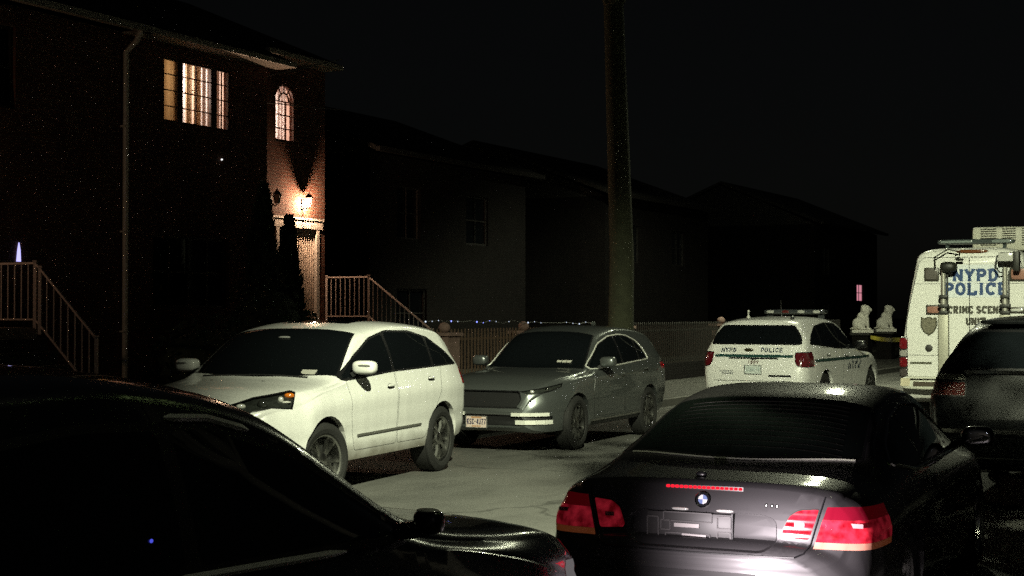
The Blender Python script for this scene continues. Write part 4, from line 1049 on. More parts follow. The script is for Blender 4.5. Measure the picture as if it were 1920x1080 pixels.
    # marker lights, high brake light
    for y in (.62, .40, .12, -.46, -.82):
        b = bmn(); q, n = car.hit(.06, y*.82, 4, (0, 0, -1)); superell(b, q+Vector((-.02, 0, .0)), (.03, .028, .018), 2.2, 7); car.sub('marker_light', b, mat('marker_clear', (.85, .85, .8), .08, coat=1))
    b = bmn(); q, n = car.hit(.03, 0, 4, (0, 0, -1)); superell(b, q+Vector((.0, -.04, -.02)), (.05, .24, .03), 3, 10); car.sub('high_brake_light', b, mat('amber_brown_lens', (.16, .055, .02), .2, coat=1))
    # light bar across the roof and the air conditioner
    b = bmn(); bx = .55-h; superell(b, (bx, -.03, 2.915), (.11, .58, .04), 5, 12); box(b, (bx, .4, 2.85), (.08, .05, .1)); box(b, (bx, -.45, 2.85), (.08, .05, .1)); lo = car.sub('light_bar', b, mat('van_bar_smoke', (.06, .075, .075), .15, coat=1))
    b = bmn(); superell(b, (bx-.10, -.42, 2.915), (.02, .15, .026), 5, 8); superell(b, (bx-.10, .25, 2.915), (.02, .25, .02), 5, 8); build('light_module', b, mat('module_glass', (.22, .26, .25), .15, coat=1), lo)
    b = bmn(); cx, cy = 1.55-h, -.38; box(b, (cx, cy, 2.98), (.90, .98, .38), bevel=.05); ac = car.sub('air_conditioner', b, mat('ac_cream', (.66, .65, .55), .5))
    b = bmn()
    for (y0, y1) in ((.36, .12), (.03, -.17), (-.26, -.47)):
        for k in range(8):
            if y0 == .03 and k > 5: continue
            z = 3.135-.036*k; bar(b, (cx-.452, cy+y0, z), (cx-.452, cy+y1, z), .006, .016)
    build('vent_slats', b, mat('vent_dark', (.06, .055, .04), .6), ac)
    for x in (.30, .62):       # lit scene lights let into the left side
        p, n = car.hit(x, 0, 2.45, (0, -1, 0)); b = bmn(); superell(b, p, (.07, .008, .05), 5, 9); car.sub('scene_light', b, emis('scene_light_white', (1, .97, .9), 45))
    # windows, mirrors
    front_glass(car, 5.52, 4.72, .82, .74)
    for vw in ('L', 'R'): car.panel('side_window', [(4.55, 1.42), (5.3, 1.42), (4.95, 1.9), (4.62, 2.02)], vw, GLASS, rim=.02, rnd=.04)
    car.mirror(5.2, 1.13, 1.55, (.08, .12, .2), car.mats[1])
    car.finish()
    wheels(car, (1.35, 5.1), 1.72, .375, .24, .22, 'steel', rimcol=(.30, .30, .29))
    return car
def ctext2(car, t, z, hgt, wd, m, th):
    gp = .16
    return decal(car, t, text_width(t, wd, gp)/2-.09, z, 0, (1, 0, 0), hgt, wd, m, th, gap=gp)
# ================================================================ ground
def asphalt():
    m = bpy.data.materials.new('asphalt'); N, L = nodes_of(m); b = N['Principled BSDF']; setin(b, 'Roughness', .75); setin(b, 'Specular IOR Level', .3)
    tc = N.new('ShaderNodeTexCoord')
    n1 = N.new('ShaderNodeTexNoise'); setin(n1, 'Scale', .55); setin(n1, 'Detail', 8.0); n2 = N.new('ShaderNodeTexNoise'); setin(n2, 'Scale', 70.0); setin(n2, 'Detail', 6.0)
    mp = N.new('ShaderNodeMapping'); mp.inputs['Scale'].default_value = (.16, 1.6, 1.0); n3 = N.new('ShaderNodeTexNoise'); setin(n3, 'Scale', 1.0); setin(n3, 'Detail', 5.0)
    for n in (n1, n2): L.new(tc.outputs['Object'], n.inputs['Vector'])
    L.new(tc.outputs['Object'], mp.inputs['Vector']); L.new(mp.outputs[0], n3.inputs['Vector'])
    a = N.new('ShaderNodeMath'); a.operation = 'MULTIPLY_ADD'; a.inputs[1].default_value = .45; L.new(n2.outputs['Fac'], a.inputs[0]); L.new(n1.outputs['Fac'], a.inputs[2])
    a2 = N.new('ShaderNodeMath'); a2.operation = 'MULTIPLY_ADD'; a2.inputs[1].default_value = .5; L.new(n3.outputs['Fac'], a2.inputs[0]); L.new(a.outputs[0], a2.inputs[2])
    cr = N.new('ShaderNodeValToRGB'); cr.color_ramp.elements[0].position = .62; cr.color_ramp.elements[0].color = (.05, .05, .047, 1); cr.color_ramp.elements[1].position = 1.25 if False else 1.0; cr.color_ramp.elements[1].color = (.115, .114, .107, 1)
    L.new(a2.outputs[0], cr.inputs[0])
    # cracks
    vo = N.new('ShaderNodeTexVoronoi'); vo.feature = 'DISTANCE_TO_EDGE'; setin(vo, 'Scale', .22); nd = N.new('ShaderNodeTexNoise'); setin(nd, 'Scale', 1.5); setin(nd, 'Detail', 6.0); L.new(tc.outputs['Object'], nd.inputs['Vector'])
    vm = N.new('ShaderNodeVectorMath'); vm.operation = 'ADD'; L.new(tc.outputs['Object'], vm.inputs[0]); L.new(nd.outputs['Color'], vm.inputs[1]); L.new(vm.outputs[0], vo.inputs['Vector'])
    mr = N.new('ShaderNodeMapRange'); mr.inputs['From Min'].default_value = .003; mr.inputs['From Max'].default_value = .010; mr.inputs['To Min'].default_value = .6; mr.inputs['To Max'].default_value = 1.0; L.new(vo.outputs['Distance'], mr.inputs['Value'])
    mx = N.new('ShaderNodeMix'); mx.data_type = 'RGBA'; mx.blend_type = 'MULTIPLY'; mx.inputs['Factor'].default_value = 1.0; L.new(cr.outputs[0], mx.inputs['A']); L.new(mr.outputs[0], mx.inputs['B']); L.new(mx.outputs['Result'], b.inputs['Base Color'])
    ns = N.new('ShaderNodeTexNoise'); setin(ns, 'Scale', .9); setin(ns, 'Detail', 9.0); setin(ns, 'Roughness', .65); ms = N.new('ShaderNodeMapping'); ms.inputs['Location'].default_value = (7.3, 2.1, 0); ms.inputs['Scale'].default_value = (.5, 1.1, 1); L.new(tc.outputs['Object'], ms.inputs['Vector']); L.new(ms.outputs[0], ns.inputs['Vector'])
    rs = N.new('ShaderNodeMapRange'); rs.inputs['From Min'].default_value = .40; rs.inputs['From Max'].default_value = .53; rs.inputs['To Min'].default_value = .78; rs.inputs['To Max'].default_value = 1.0; L.new(ns.outputs['Fac'], rs.inputs['Value'])
    m3 = N.new('ShaderNodeMix'); m3.data_type = 'RGBA'; m3.blend_type = 'MULTIPLY'; m3.inputs['Factor'].default_value = 1.0; L.new(mx.outputs['Result'], m3.inputs['A']); L.new(rs.outputs[0], m3.inputs['B']); L.new(m3.outputs['Result'], b.inputs['Base Color'])
    bp = N.new('ShaderNodeBump'); setin(bp, 'Strength', .5); setin(bp, 'Distance', .012); L.new(n2.outputs['Fac'], bp.inputs['Height']); L.new(bp.outputs['Normal'], b.inputs['Normal'])
    return m
def brick(name, c1, c2, mortar, scale=1.0):
    m = bpy.data.materials.new(name); N, L = nodes_of(m); b = N['Principled BSDF']; setin(b, 'Roughness', .85); setin(b, 'Specular IOR Level', .2)
    tc = N.new('ShaderNodeTexCoord'); br = N.new('ShaderNodeTexBrick'); sx = N.new('ShaderNodeSeparateXYZ'); cx = N.new('ShaderNodeCombineXYZ'); ad = N.new('ShaderNodeMath'); ad.operation = 'ADD'
    L.new(tc.outputs['Object'], sx.inputs[0]); L.new(sx.outputs['X'], ad.inputs[0]); L.new(sx.outputs['Y'], ad.inputs[1]); L.new(ad.outputs[0], cx.inputs['X']); L.new(sx.outputs['Z'], cx.inputs['Y']); L.new(cx.outputs[0], br.inputs['Vector'])
    setin(br, 'Color1', (*c1, 1)); setin(br, 'Color2', (*c2, 1)); setin(br, 'Mortar', (*mortar, 1)); setin(br, 'Scale', scale); setin(br, 'Brick Width', .215); setin(br, 'Row Height', .075); setin(br, 'Mortar Size', .008); setin(br, 'Bias', .1)
    nz = N.new('ShaderNodeTexNoise'); setin(nz, 'Scale', 2.0); setin(nz, 'Detail', 7.0); L.new(tc.outputs['Object'], nz.inputs['Vector'])
    mx = N.new('ShaderNodeMix'); mx.data_type = 'RGBA'; mx.blend_type = 'MULTIPLY'; mx.inputs['Factor'].default_value = .7; L.new(br.outputs['Color'], mx.inputs['A']); L.new(nz.outputs['Fac'], mx.inputs['B']); L.new(mx.outputs['Result'], b.inputs['Base Color'])
    bp = N.new('ShaderNodeBump'); setin(bp, 'Strength', .6); setin(bp, 'Distance', .008); bp.invert = True; L.new(br.outputs['Fac'], bp.inputs['Height']); L.new(bp.outputs['Normal'], b.inputs['Normal'])
    return m
def slab(name, t0, t1, n0, n1, z0, z1, m, lab=None):
    b = bmn(); box(b, ((t0+t1)/2, (n0+n1)/2, (z0+z1)/2), (t1-t0, n1-n0, z1-z0)); o = build(name, b, m, smooth=False)
    o.location = O0; o.rotation_euler = (0, 0, STREET_ROT); o['kind'] = 'structure'; return o
CONC = mat('sidewalk_concrete', (.035, .034, .030), .85, noise=.35, nscale=3.0, bump=.3, bscale=50)
KERB = mat('kerb_stone', (.09, .088, .08), .8, noise=.3, nscale=5)
SOIL = mat('dark_ground', (.035, .035, .025), .95, noise=.4, nscale=2)
def ground():
    b = bmn(); s = 400; vs = [b.verts.new(v) for v in ((-s, -s, 0), (s, -s, 0), (s, s, 0), (-s, s, 0))]; b.faces.new(vs)
    o = build('ground', b, SOIL, smooth=False); o.location = O0+Vector((0, 0, -.02)); o.rotation_euler = (0, 0, STREET_ROT); o['kind'] = 'structure'
    b = bmn(); vs = [b.verts.new(v) for v in ((-40, -7.9, 0), (150, -7.9, 0), (150, 2.05, 0), (-40, 2.05, 0))]; b.faces.new(vs)
    o = build('road', b, asphalt(), smooth=False); o.location = O0; o.rotation_euler = (0, 0, STREET_ROT); o['kind'] = 'structure'
    slab('kerb', -40, 150, 2.05, 2.20, -.1, .14, KERB); slab('kerb', -40, 150, -8.05, -7.9, -.1, .14, KERB)
    slab('sidewalk', -40, 150, 2.202, 5.1, -.1, .135, CONC); slab('sidewalk', -40, 150, -12.0, -8.052, -.1, .135, CONC)
    slab('front_yard', -40, 60, 5.3, 30, -.1, .34, SOIL)
ground()

# ================================================================ houses on the left (street frame: x along the street, y away from it)
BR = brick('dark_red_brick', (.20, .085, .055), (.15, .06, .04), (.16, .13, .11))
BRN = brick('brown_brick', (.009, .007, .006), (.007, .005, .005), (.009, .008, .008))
WHITEP = mat('white_woodwork', (.62, .58, .52), .5)
ROOF = mat('roof_shingle', (.02, .018, .016), .85, noise=.5, nscale=14, bump=.4, bscale=30)
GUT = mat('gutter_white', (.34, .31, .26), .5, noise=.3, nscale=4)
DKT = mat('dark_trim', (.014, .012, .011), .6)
DKG = mat('night_glass', (.004, .005, .006), .04)
IRON = mat('painted_iron', (.50, .42, .38), .5)
IROND = mat('dark_iron', (.03, .028, .025), .5)
def house(name, label, t, n):
    o = thing(name, label, 'house', S(t, n), STREET_ROT); return o
def wall_with_holes(bm, x0, x1, z0, z1, y, holes, depth=.14, seg=0):
    """front wall plane at y with rectangular openings and reveals going back (+y)"""
    xs = sorted({x0, x1}|{h[0] for h in holes}|{h[1] for h in holes}); zs = sorted({z0, z1}|{h[2] for h in holes}|{h[3] for h in holes})
    V = {}
    def v(x, z, yy=y):
        k = (x, z, yy)
        if k not in V: V[k] = bm.verts.new((x, yy, z))
        return V[k]
    for xa, xb in zip(xs, xs[1:]):
        for za, zb in zip(zs, zs[1:]):
            cx, cz = (xa+xb)/2, (za+zb)/2
            if any(h[0] < cx < h[1] and h[2] < cz < h[3] for h in holes): continue
            bm.faces.new((v(xa, za), v(xb, za), v(xb, zb), v(xa, zb)))
    for a, b2, c, d in holes:
        bm.faces.new((v(a, c), v(a, d), v(a, d, y+depth), v(a, c, y+depth))); bm.faces.new((v(b2, d), v(b2, c), v(b2, c, y+depth), v(b2, d, y+depth)))
        bm.faces.new((v(a, d), v(b2, d), v(b2, d, y+depth), v(a, d, y+depth))); bm.faces.new((v(b2, c), v(a, c), v(a, c, y+depth), v(b2, c, y+depth)))
def room(parent, x0, x1, z0, z1, y0, depth, wallcol, power, lightcol, lx=.5, lz=.8, ly=.5, name='lit_room'):
    b = bmn(); d = .25
    box(b, ((x0+x1)/2, y0+depth+.03, (z0+z1)/2), (x1-x0+2*d+.1, .04, z1-z0+2*d+.1)); box(b, (x0-d, y0+depth/2, (z0+z1)/2), (.04, depth, z1-z0+2*d)); box(b, (x1+d, y0+depth/2, (z0+z1)/2), (.04, depth, z1-z0+2*d))
    box(b, ((x0+x1)/2, y0+depth/2, z0-d), (x1-x0+2*d, depth, .04)); box(b, ((x0+x1)/2, y0+depth/2, z1+d), (x1-x0+2*d, depth, .04))
    o = build(name, b, mat('room_%s_%d' % (name, int(wallcol[0]*100)), wallcol, .8), parent, smooth=False)
    l = bpy.data.lights.new('room_lamp', 'POINT'); l.energy = power; l.color = lightcol; l.shadow_soft_size = .12
    lo = link('room_lamp', l, parent); lo.location = (x0+(x1-x0)*lx, y0+depth*ly, z0+(z1-z0)*lz)
    return o
def curtain(parent, x0, x1, z0, z1, y, m, folds=9, amp=.03, name='curtain'):
    b = bmn(); n = folds*8; A = []; B = []
    for i in range(n+1):
        x = x0+(x1-x0)*i/n; yy = y+amp*math.sin(2*PI*folds*i/n)+amp*.4*math.sin(5.1*i/n*folds)
        A.append(b.verts.new((x, yy, z0))); B.append(b.verts.new((x, yy*1.0+.0, z1)))
    for i in range(n): b.faces.new((A[i], A[i+1], B[i+1], B[i]))
    return build(name, b, m, parent, 60)
def translucent(name, col, f=.7):
    m = bpy.data.materials.new(name); N, L = nodes_of(m); N.clear(); o = N.new('ShaderNodeOutputMaterial'); mx = N.new('ShaderNodeMixShader'); mx.inputs[0].default_value = f
    d = N.new('ShaderNodeBsdfDiffuse'); d.inputs[0].default_value = (*col, 1); t = N.new('ShaderNodeBsdfTranslucent'); t.inputs[0].default_value = (*col, 1)
    L.new(d.outputs[0], mx.inputs[1]); L.new(t.outputs[0], mx.inputs[2]); L.new(mx.outputs[0], o.inputs[0]); return m
SHEER = translucent('sheer_curtain', (.85, .78, .72)); TAN = translucent('tan_curtain', (.42, .30, .17), .5)
def frame_bars(bm, x0, x1, z0, z1, y, cols, rows, w=.03, fw=.05, d=.05):
    for x in (x0+fw/2, x1-fw/2): box(bm, (x, y, (z0+z1)/2), (fw, d, z1-z0))
    for z in (z0+fw/2, z1-fw/2): box(bm, ((x0+x1)/2, y+.002, z), (x1-x0-2*fw-.004, d-.006, fw))
    for i in range(1, cols): box(bm, (x0+(x1-x0)*i/cols, y+.004, (z0+z1)/2), (w, d*.5, z1-z0-2*fw-.004))
    for i in range(1, rows): box(bm, ((x0+x1)/2, y+.007, z0+(z1-z0)*i/rows), (x1-x0-2*fw-.004, d*.4, w))
def wall_lantern(x, y, z, parent_M, label, lit, power=250):
    """carriage lantern on a bracket; local x along the wall, -y out of it"""
    t = thing('wall_lantern', label, 'wall lamp', parent_M @ Vector((x, y, z)), STREET_ROT, 'lanterns on the brick walls')
    LM = mat('lantern_iron', (.012, .011, .010), .5)
    b = bmn(); box(b, (0, -.012, -.02), (.09, .024, .20)); tube(b, [(0, -.02, -.06), (0, -.12, -.12), (0, -.17, -.08)], .012, 6); build('bracket', b, LM, t)
    b = bmn(); c = Vector((0, -.17, .02)); lathe(b, [(.098, .09), (.09, .10), (.05, .16), (.02, .175), (.012, .21), (.001, .215)], 12, Matrix.Translation(c)); build('cap', b, LM, t); b = bmn(); lathe(b, [(.001, -.125), (.014, -.12), (.020, -.10), (.018, -.092), (.001, -.09)], 12, Matrix.Translation(c)); build('lantern_base', b, LM, t)
    b = bmn()
    for k in range(6):
        a = 2*PI*k/6+.3; tube(b, [c+Vector((.018*math.cos(a), .018*math.sin(a), -.10)), c+Vector((.092*math.cos(a), .092*math.sin(a), .088))], .0035, 5)
    build('cage', b, LM, t)
    if lit:
        b = bmn(); superell(b, c+Vector((0, 0, .045)), (.05, .05, .04), 2.4, 8); bu = build('bulb', b, emis('warm_bulb', (1, .66, .38), 40), t)
        l = bpy.data.lights.new('lantern_light', 'POINT'); l.energy = power; l.color = (1, .62, .38); l.shadow_soft_size = .04; o = link('lantern_light', l, t); o.location = c+Vector((0, 0, -.05))

    else:
        b = bmn(); lathe(b, [(.05, -.088), (.088, .086)], 6, Matrix.Translation(c)); build('glass', b, mat('lantern_glass', (.12, .10, .08), .1, coat=1), t)
    return t
def railing(name, label, pts, base, group, spacing=.11, post_ends=True, m=IRON, post=.045, rail=.03, h=.95):
    """pts: list of street-frame points (t, n, z_of_walking_line); rail h above, balusters between"""
    t = thing(name, label, 'railing', S(pts[0][0], pts[0][1], pts[0][2]), 0, group); off = t.location
    W = [S(*p)-off for p in pts]
    b = bmn()
    for a, c in zip(W, W[1:]): bar(b, a+Vector((0, 0, h)), c+Vector((0, 0, h)), rail, rail); bar(b, a+Vector((0, 0, .12)), c+Vector((0, 0, .12)), rail*.8, rail*.8)
    build('rail', b, m, t, smooth=False)
    for p in W:
        b = bmn(); box(b, p+Vector((0, 0, h/2)), (post, post, h+.04)); box(b, p+Vector((0, 0, h+.03)), (post*1.4, post*1.4, .02)); build('post', b, m, t, smooth=False)
    for a, c in zip(W, W[1:]):
        L = (c-a).length; k = max(1, int(math.hypot(c.x-a.x, c.y-a.y)/spacing))
        for i in range(1, k):
            q = a+(c-a)*i/k; b = bmn(); box(b, q+Vector((0, 0, (.12+h)/2)), (.016, .016, h-.14)); build('baluster', b, m, t, smooth=False)
    return t
def steps(parent, x0, x1, y_top, run, rise, n, ztop, m):
    b = bmn()
    for i in range(n):
        z = ztop-rise*(i+1); y1 = y_top-run*i; box(b, ((x0+x1)/2, y1-run/2, z/2-.05), (x1-x0, run-.002, z+.1)); box(b, ((x0+x1)/2, y1-run/2-.012, z+.015), (x1-x0+.03, run+.02, .03))
    return build('steps', b, m, parent, smooth=False)

def main_house():
    h = house('brick_house', 'two-storey brick house with a lit triple window, an arched window and a lit doorway', 4.6, 9.0)
    # local x = t-4.6, local y = n-9
    WX0, WX1, WZ0, WZ1 = 1.06, 2.92, 5.22, 6.36
    EAVE = 6.62
    b = bmn(); wall_with_holes(b, 0, 4.06, .2, EAVE, 0, [(WX0, WX1, WZ0, WZ1), (.8, 2.9, 1.9, 3.2)], .16)
    Vs = [b.verts.new(v) for v in ((4.06, 0, .2), (4.06, .7, .2), (4.06, .7, EAVE), (4.06, 0, EAVE))]; b.faces.new(Vs)
    DX0, DX1 = 4.75, 6.80
    AX0, AX1, AZ0, AZ1 = 5.26, 5.96, 5.33, 6.53
    wall_with_holes(b, 4.06, 7.02, .2, 7.0, .7, [(AX0, AX1, AZ0, AZ1), (DX0, DX1, 1.62, 3.58)], .16)
    for q in (((7.02, .7, .2), (7.02, 9, .2), (7.02, 9, 7.0), (7.02, .7, 7.0)), ((0, 9, .2), (0, 0, .2), (0, 0, EAVE), (0, 9, EAVE)), ((7.02, 9, .2), (0, 9, .2), (0, 9, 7.0), (7.02, 9, 7.0))): b.faces.new([b.verts.new(v) for v in q])
    # arch spandrels inside the rectangular opening
    r = (AX1-AX0)/2; cx = (AX0+AX1)/2; cz = AZ1-r
    for sg in (1, -1):
        pts = [(cx+sg*r, .698, AZ1)]+[(cx+sg*r*math.cos(a), .698, cz+r*math.sin(a)) for a in [PI/2*(1-k/10) for k in range(11)]]
        prism(b, pts, (0, .14, 0))
    wl = build('wall', b, BR, h, smooth=False)
    # roof: hip over both, soffit and gutter
    b = bmn(); prism(b, [(-.0, -.35, EAVE), (4.40, -.35, EAVE), (4.40, 4.5, EAVE+2.1), (0, 4.5, EAVE+2.1)], (0, 0, .12)); prism(b, [(4.42, .35, 7.0), (7.1, .35, 7.0), (7.1, 4.5, EAVE+2.1), (4.42, 4.5, EAVE+2.1)], (0, 0, .12)); prism(b, [(0, 4.5, EAVE+2.1), (7.1, 4.5, EAVE+2.1), (7.1, 9.3, 6.9), (0, 9.3, 6.9)], (0, 0, .12))
    rf = build('roof', b, ROOF, h, smooth=False)
    b = bmn(); box(b, (2.2, -.42, EAVE+.03), (4.4, .12, .11), bevel=.02); box(b, (2.2, -.18, EAVE-.01), (4.4, .36, .02)); box(b, (5.72, .28, 7.03), (2.6, .12, .11), bevel=.02); box(b, (5.72, .5, 6.99), (2.6, .38, .02)); build('gutter', b, GUT, h, smooth=False)
    b = bmn(); tube(b, [(.02, -.40, EAVE), (.02, -.30, EAVE-.18), (.02, -.07, EAVE-.35), (.02, -.07, .3)], .05, 8)
    for z in (1.5, 3.2, 5.0): box(b, (.02, -.05, z), (.13, .10, .03))
    build('downspout', b, mat('downspout_white', (.60, .58, .50), .5, noise=.2), h)
    # triple window upstairs: room, curtains, frames
    room(h, WX0, WX1, WZ0, WZ1, .22, 1.5, (.62, .46, .36), 150, (1, .82, .72), .45, .75, .45)
    WF = mat('window_frame_dark', (.05, .03, .02), .5)
    b = bmn(); e = [WX0, WX0+.42, WX0+.50, WX1-.50, WX1-.40, WX1]
    frame_bars(b, WX0, e[1], WZ0, WZ1, .045, 1, 4, .018, .035); frame_bars(b, e[2], e[3], WZ0, WZ1, .045, 2, 4, .018, .035); frame_bars(b, e[4], WX1, WZ0, WZ1, .045, 2, 4, .018, .035)
    for a, c in ((e[1], e[2]), (e[3], e[4])): box(b, ((a+c)/2, .045, (WZ0+WZ1)/2), (c-a, .06, WZ1-WZ0))
    wf = build('window', b, WF, h, smooth=False); wf['label'] = 'lit triple upstairs window with curtains'
    curtain(wf, e[2]+.0, e[2]+.40, WZ0-.15, WZ1+.1, .30, SHEER, 6, .02)
    curtain(wf, e[4]-.05, WX1+.1, WZ0-.15, WZ1+.1, .32, SHEER, 4, .02)
    curtain(wf, e[2]+.52, e[2]+.66, WZ0-.15, WZ1+.1, .34, TAN, 3, .02); curtain(wf, e[3]-.14, e[3]+.05, WZ0-.15, WZ1+.1, .33, TAN, 3, .02); curtain(wf, WX0-.28, e[1]+.09, WZ0-.15, WZ1+.1, .125, translucent('tan_drape', (.26, .17, .07), .35), 5, .012)
    b = bmn(); superell(b, (e[2]+.36, .75, WZ0+.35), (.10, .09, .16), 2.2, 9); tube(b, [(e[2]+.36, .75, WZ0-.1), (e[2]+.36, .75, WZ0+.25)], [.06, .02], 8); build('table_lamp', b, mat('lamp_shade_cream', (.7, .6, .5), .7, emit=(1, .7, .45), estr=1.5), wf)
    b = bmn(); box(b, (e[2]+.30, 1.1, WZ0+.10), (.9, .5, .5), bevel=.05); build('dresser', b, mat('dresser_brown', (.18, .10, .06), .6), wf)
    # arched window: frame, curtain
    room(h, AX0, AX1, AZ0, AZ1, .95, 1.1, (.70, .50, .40), 52, (1, .77, .66), .3, .45, .6)
    b = bmn(); yy = .745
    box(b, (cx, yy, AZ0+.025), (2*r, .05, .05)); box(b, (cx+.06, yy, (AZ0+cz)/2), (.022, .03, cz-AZ0))
    for k in range(1, 4): box(b, (cx, yy+.003, AZ0+(cz-AZ0)*k/3.05), (2*r-.06, .022, .022))
    for sg in (1, -1): box(b, (cx+sg*(r-.022), yy+.002, (AZ0+cz)/2), (.044, .05, cz-AZ0))
    for rr, wd in ((r-.022, .044), (r*.48, .022)):
        for k in range(12):
            a0, a1 = PI*k/12, PI*(k+1)/12; bar(b, (cx+rr*math.cos(a0), yy, cz+rr*math.sin(a0)), (cx+rr*math.cos(a1), yy, cz+rr*math.sin(a1)), .03, wd, up=Vector((0, 1, 0)))
    for a in (PI*.3, PI*.5, PI*.7): bar(b, (cx+r*.48*math.cos(a), yy, cz+r*.48*math.sin(a)), (cx+r*.95*math.cos(a), yy, cz+r*.95*math.sin(a)), .02, .02)
    aw = build('window', b, mat('arch_frame', (.22, .12, .08), .5), h, smooth=False); aw['label'] = 'lit arched upstairs window'
    curtain(aw, AX0-.1, cx+.10, AZ0-.1, AZ1+.1, .98, SHEER, 3, .018); curtain(aw, cx+.14, AX1+.1, AZ0-.1, AZ1+.1, 1.02, SHEER, 3, .018)
    # ground floor window in the bay (dark)
    b = bmn(); frame_bars(b, .8, 2.9, 1.9, 3.2, .10, 4, 2); w2 = build('window', b, WF, h, smooth=False); b = bmn(); box(b, (1.85, .13, 2.55), (2.1, .01, 1.3)); build('pane', b, DKG, w2, smooth=False)
    # doorway: white surround, dark left leaf, pale ribbed right leaf with a scroll
    b = bmn(); zt = 3.58
    box(b, ((DX0+DX1)/2, .70, zt+.09), (DX1-DX0+.24, .06, .18)); box(b, ((DX0+DX1)/2, .69, zt+.20), (DX1-DX0+.28, .07, .04))
    for x in (DX0+.05, DX0+.58, DX0+1.0, DX1-.05): box(b, (x, .715, (1.62+zt)/2), (.10, .08, zt-1.62))
    do = build('doorway', b, WHITEP, h, smooth=False)
    b = bmn(); box(b, (DX0+.315, .775, 2.60), (.42, .04, 1.94)); box(b, (DX0+.315, .752, 3.05), (.28, .02, .8)); box(b, (DX0+.315, .752, 2.1), (.28, .02, .7)); dl = build('door', b, mat('door_brown', (.10, .06, .035), .5), do, smooth=False); dl['label'] = 'brown left door'
    b = bmn(); x0, x1 = DX0+1.05, DX1-.10; box(b, ((x0+x1)/2, .78, 2.60), (x1-x0, .04, 1.94)); dr = build('door', b, mat('door_cream', (.72, .62, .52), .55), do, smooth=False); dr['label'] = 'pale ribbed door'
    b = bmn(); k = 11
    for i in range(k): box(b, (x0+.04+(x1-x0-.08)*i/(k-1), .748, 2.60), (.030, .03, 1.88), bevel=.006)
    tube(b, [(x0+.22+.05*math.sin(j*.9), .725, 1.9+j*.07) for j in range(22)], .016, 6)
    build('door_bars', b, mat('bars_cream', (.75, .64, .54), .5), dr)
    b = bmn(); box(b, (DX0+.79, .775, 2.60), (.32, .03, 1.94)); build('sidelight', b, DKG, do, smooth=False)
    # stoop and its steps
    b = bmn(); box(b, (5.75, .0, .85), (2.54, 1.36, 1.5)); box(b, (5.75, -.01, 1.585), (2.6, 1.42, .05)); build('stoop', b, mat('stoop_brownstone', (.22, .17, .14), .8, noise=.3), h, smooth=False)
    steps(h, 4.7, 6.9, -.70, .27, .19, 6, 1.6, CONC)
    M = h.matrix_basis.copy(); M = Matrix.Translation(h.location) @ Matrix.Rotation(STREET_ROT, 4, 'Z')
    wall_lantern(5.10, .70, 4.10, M, 'unlit black lantern on the brick, left of the lit one above the doorway', False)
    wall_lantern(6.20, .70, 4.10, M, 'lit warm lantern glowing on the brick above the pale door', True)
    b = bmn(); superell(b, (2.64, -.03, 4.67), (.010, .02, .016), 2.2, 8); cam = build('door_camera', b, mat('camera_white', (.7, .7, .7), .4, emit=(1, 1, 1), estr=1.5), h)
    return h
main_house()
def plain_house(name, label, t, n, wd, dp, hh, m, wins, rz=1.8, extra=None):
    h = house(name, label, t, n); b = bmn(); wall_with_holes(b, 0, wd, 0, hh, 0, wins, .15)
    for q in (((wd, 0, 0), (wd, dp, 0), (wd, dp, hh), (wd, 0, hh)), ((0, dp, 0), (0, 0, 0), (0, 0, hh), (0, dp, hh)), ((wd, dp, 0), (0, dp, 0), (0, dp, hh), (wd, dp, hh))): b.faces.new([b.verts.new(v) for v in q])
    build('wall', b, m, h, smooth=False)
    b = bmn(); prism(b, [(-.3, -.35, hh), (wd+.3, -.35, hh), (wd+.3, dp/2, hh+rz), (-.3, dp/2, hh+rz)], (0, 0, .12)); prism(b, [(-.3, dp/2, hh+rz), (wd+.3, dp/2, hh+rz), (wd+.3, dp+.3, hh), (-.3, dp+.3, hh)], (0, 0, .12)); prism(b, [(0, 0, hh), (0, dp, hh), (0, dp/2, hh+rz)], (.1, 0, 0)); prism(b, [(wd-.1, 0, hh), (wd-.1, dp, hh), (wd-.1, dp/2, hh+rz)], (.1, 0, 0)); build('roof', b, ROOF, h, smooth=False)
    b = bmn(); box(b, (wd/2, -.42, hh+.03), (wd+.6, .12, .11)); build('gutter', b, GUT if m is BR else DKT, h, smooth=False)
    for i, (a, c, z0, z1) in enumerate(wins):
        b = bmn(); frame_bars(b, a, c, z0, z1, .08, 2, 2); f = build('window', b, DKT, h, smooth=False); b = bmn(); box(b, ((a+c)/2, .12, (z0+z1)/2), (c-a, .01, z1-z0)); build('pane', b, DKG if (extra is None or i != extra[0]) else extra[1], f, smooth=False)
        if extra and i == extra[0]: f['label'] = 'small pink lit window'
    return h
hl = plain_house('brick_house', 'dark brick house at the far left, its stoop railing in front', -5.4, 9.0, 9.98, 9, 6.62, BR, [(1.5, 3.2, 5.0, 6.3), (6.0, 7.6, 5.0, 6.3)], 2.1)
b = bmn(); box(b, (5.95, -.65, .80), (1.7, 1.28, 1.6)); build('stoop', b, mat('stoop_brownstone', (.22, .17, .14), .8), hl, smooth=False)
steps(hl, 5.1, 6.8, -1.30, .20, .19, 6, 1.6, CONC)
b = bmn(); box(b, (6.05, -.02, 2.62), (.95, .06, 2.0)); dd = build('door', b, mat('door_brown', (.10, .06, .035), .5), hl, smooth=False)
wall_lantern(4.75, 0, 3.55, Matrix.Translation(hl.location) @ Matrix.Rotation(STREET_ROT, 4, 'Z'), 'lit lantern by the door of the dark house at the far left', True, 36)
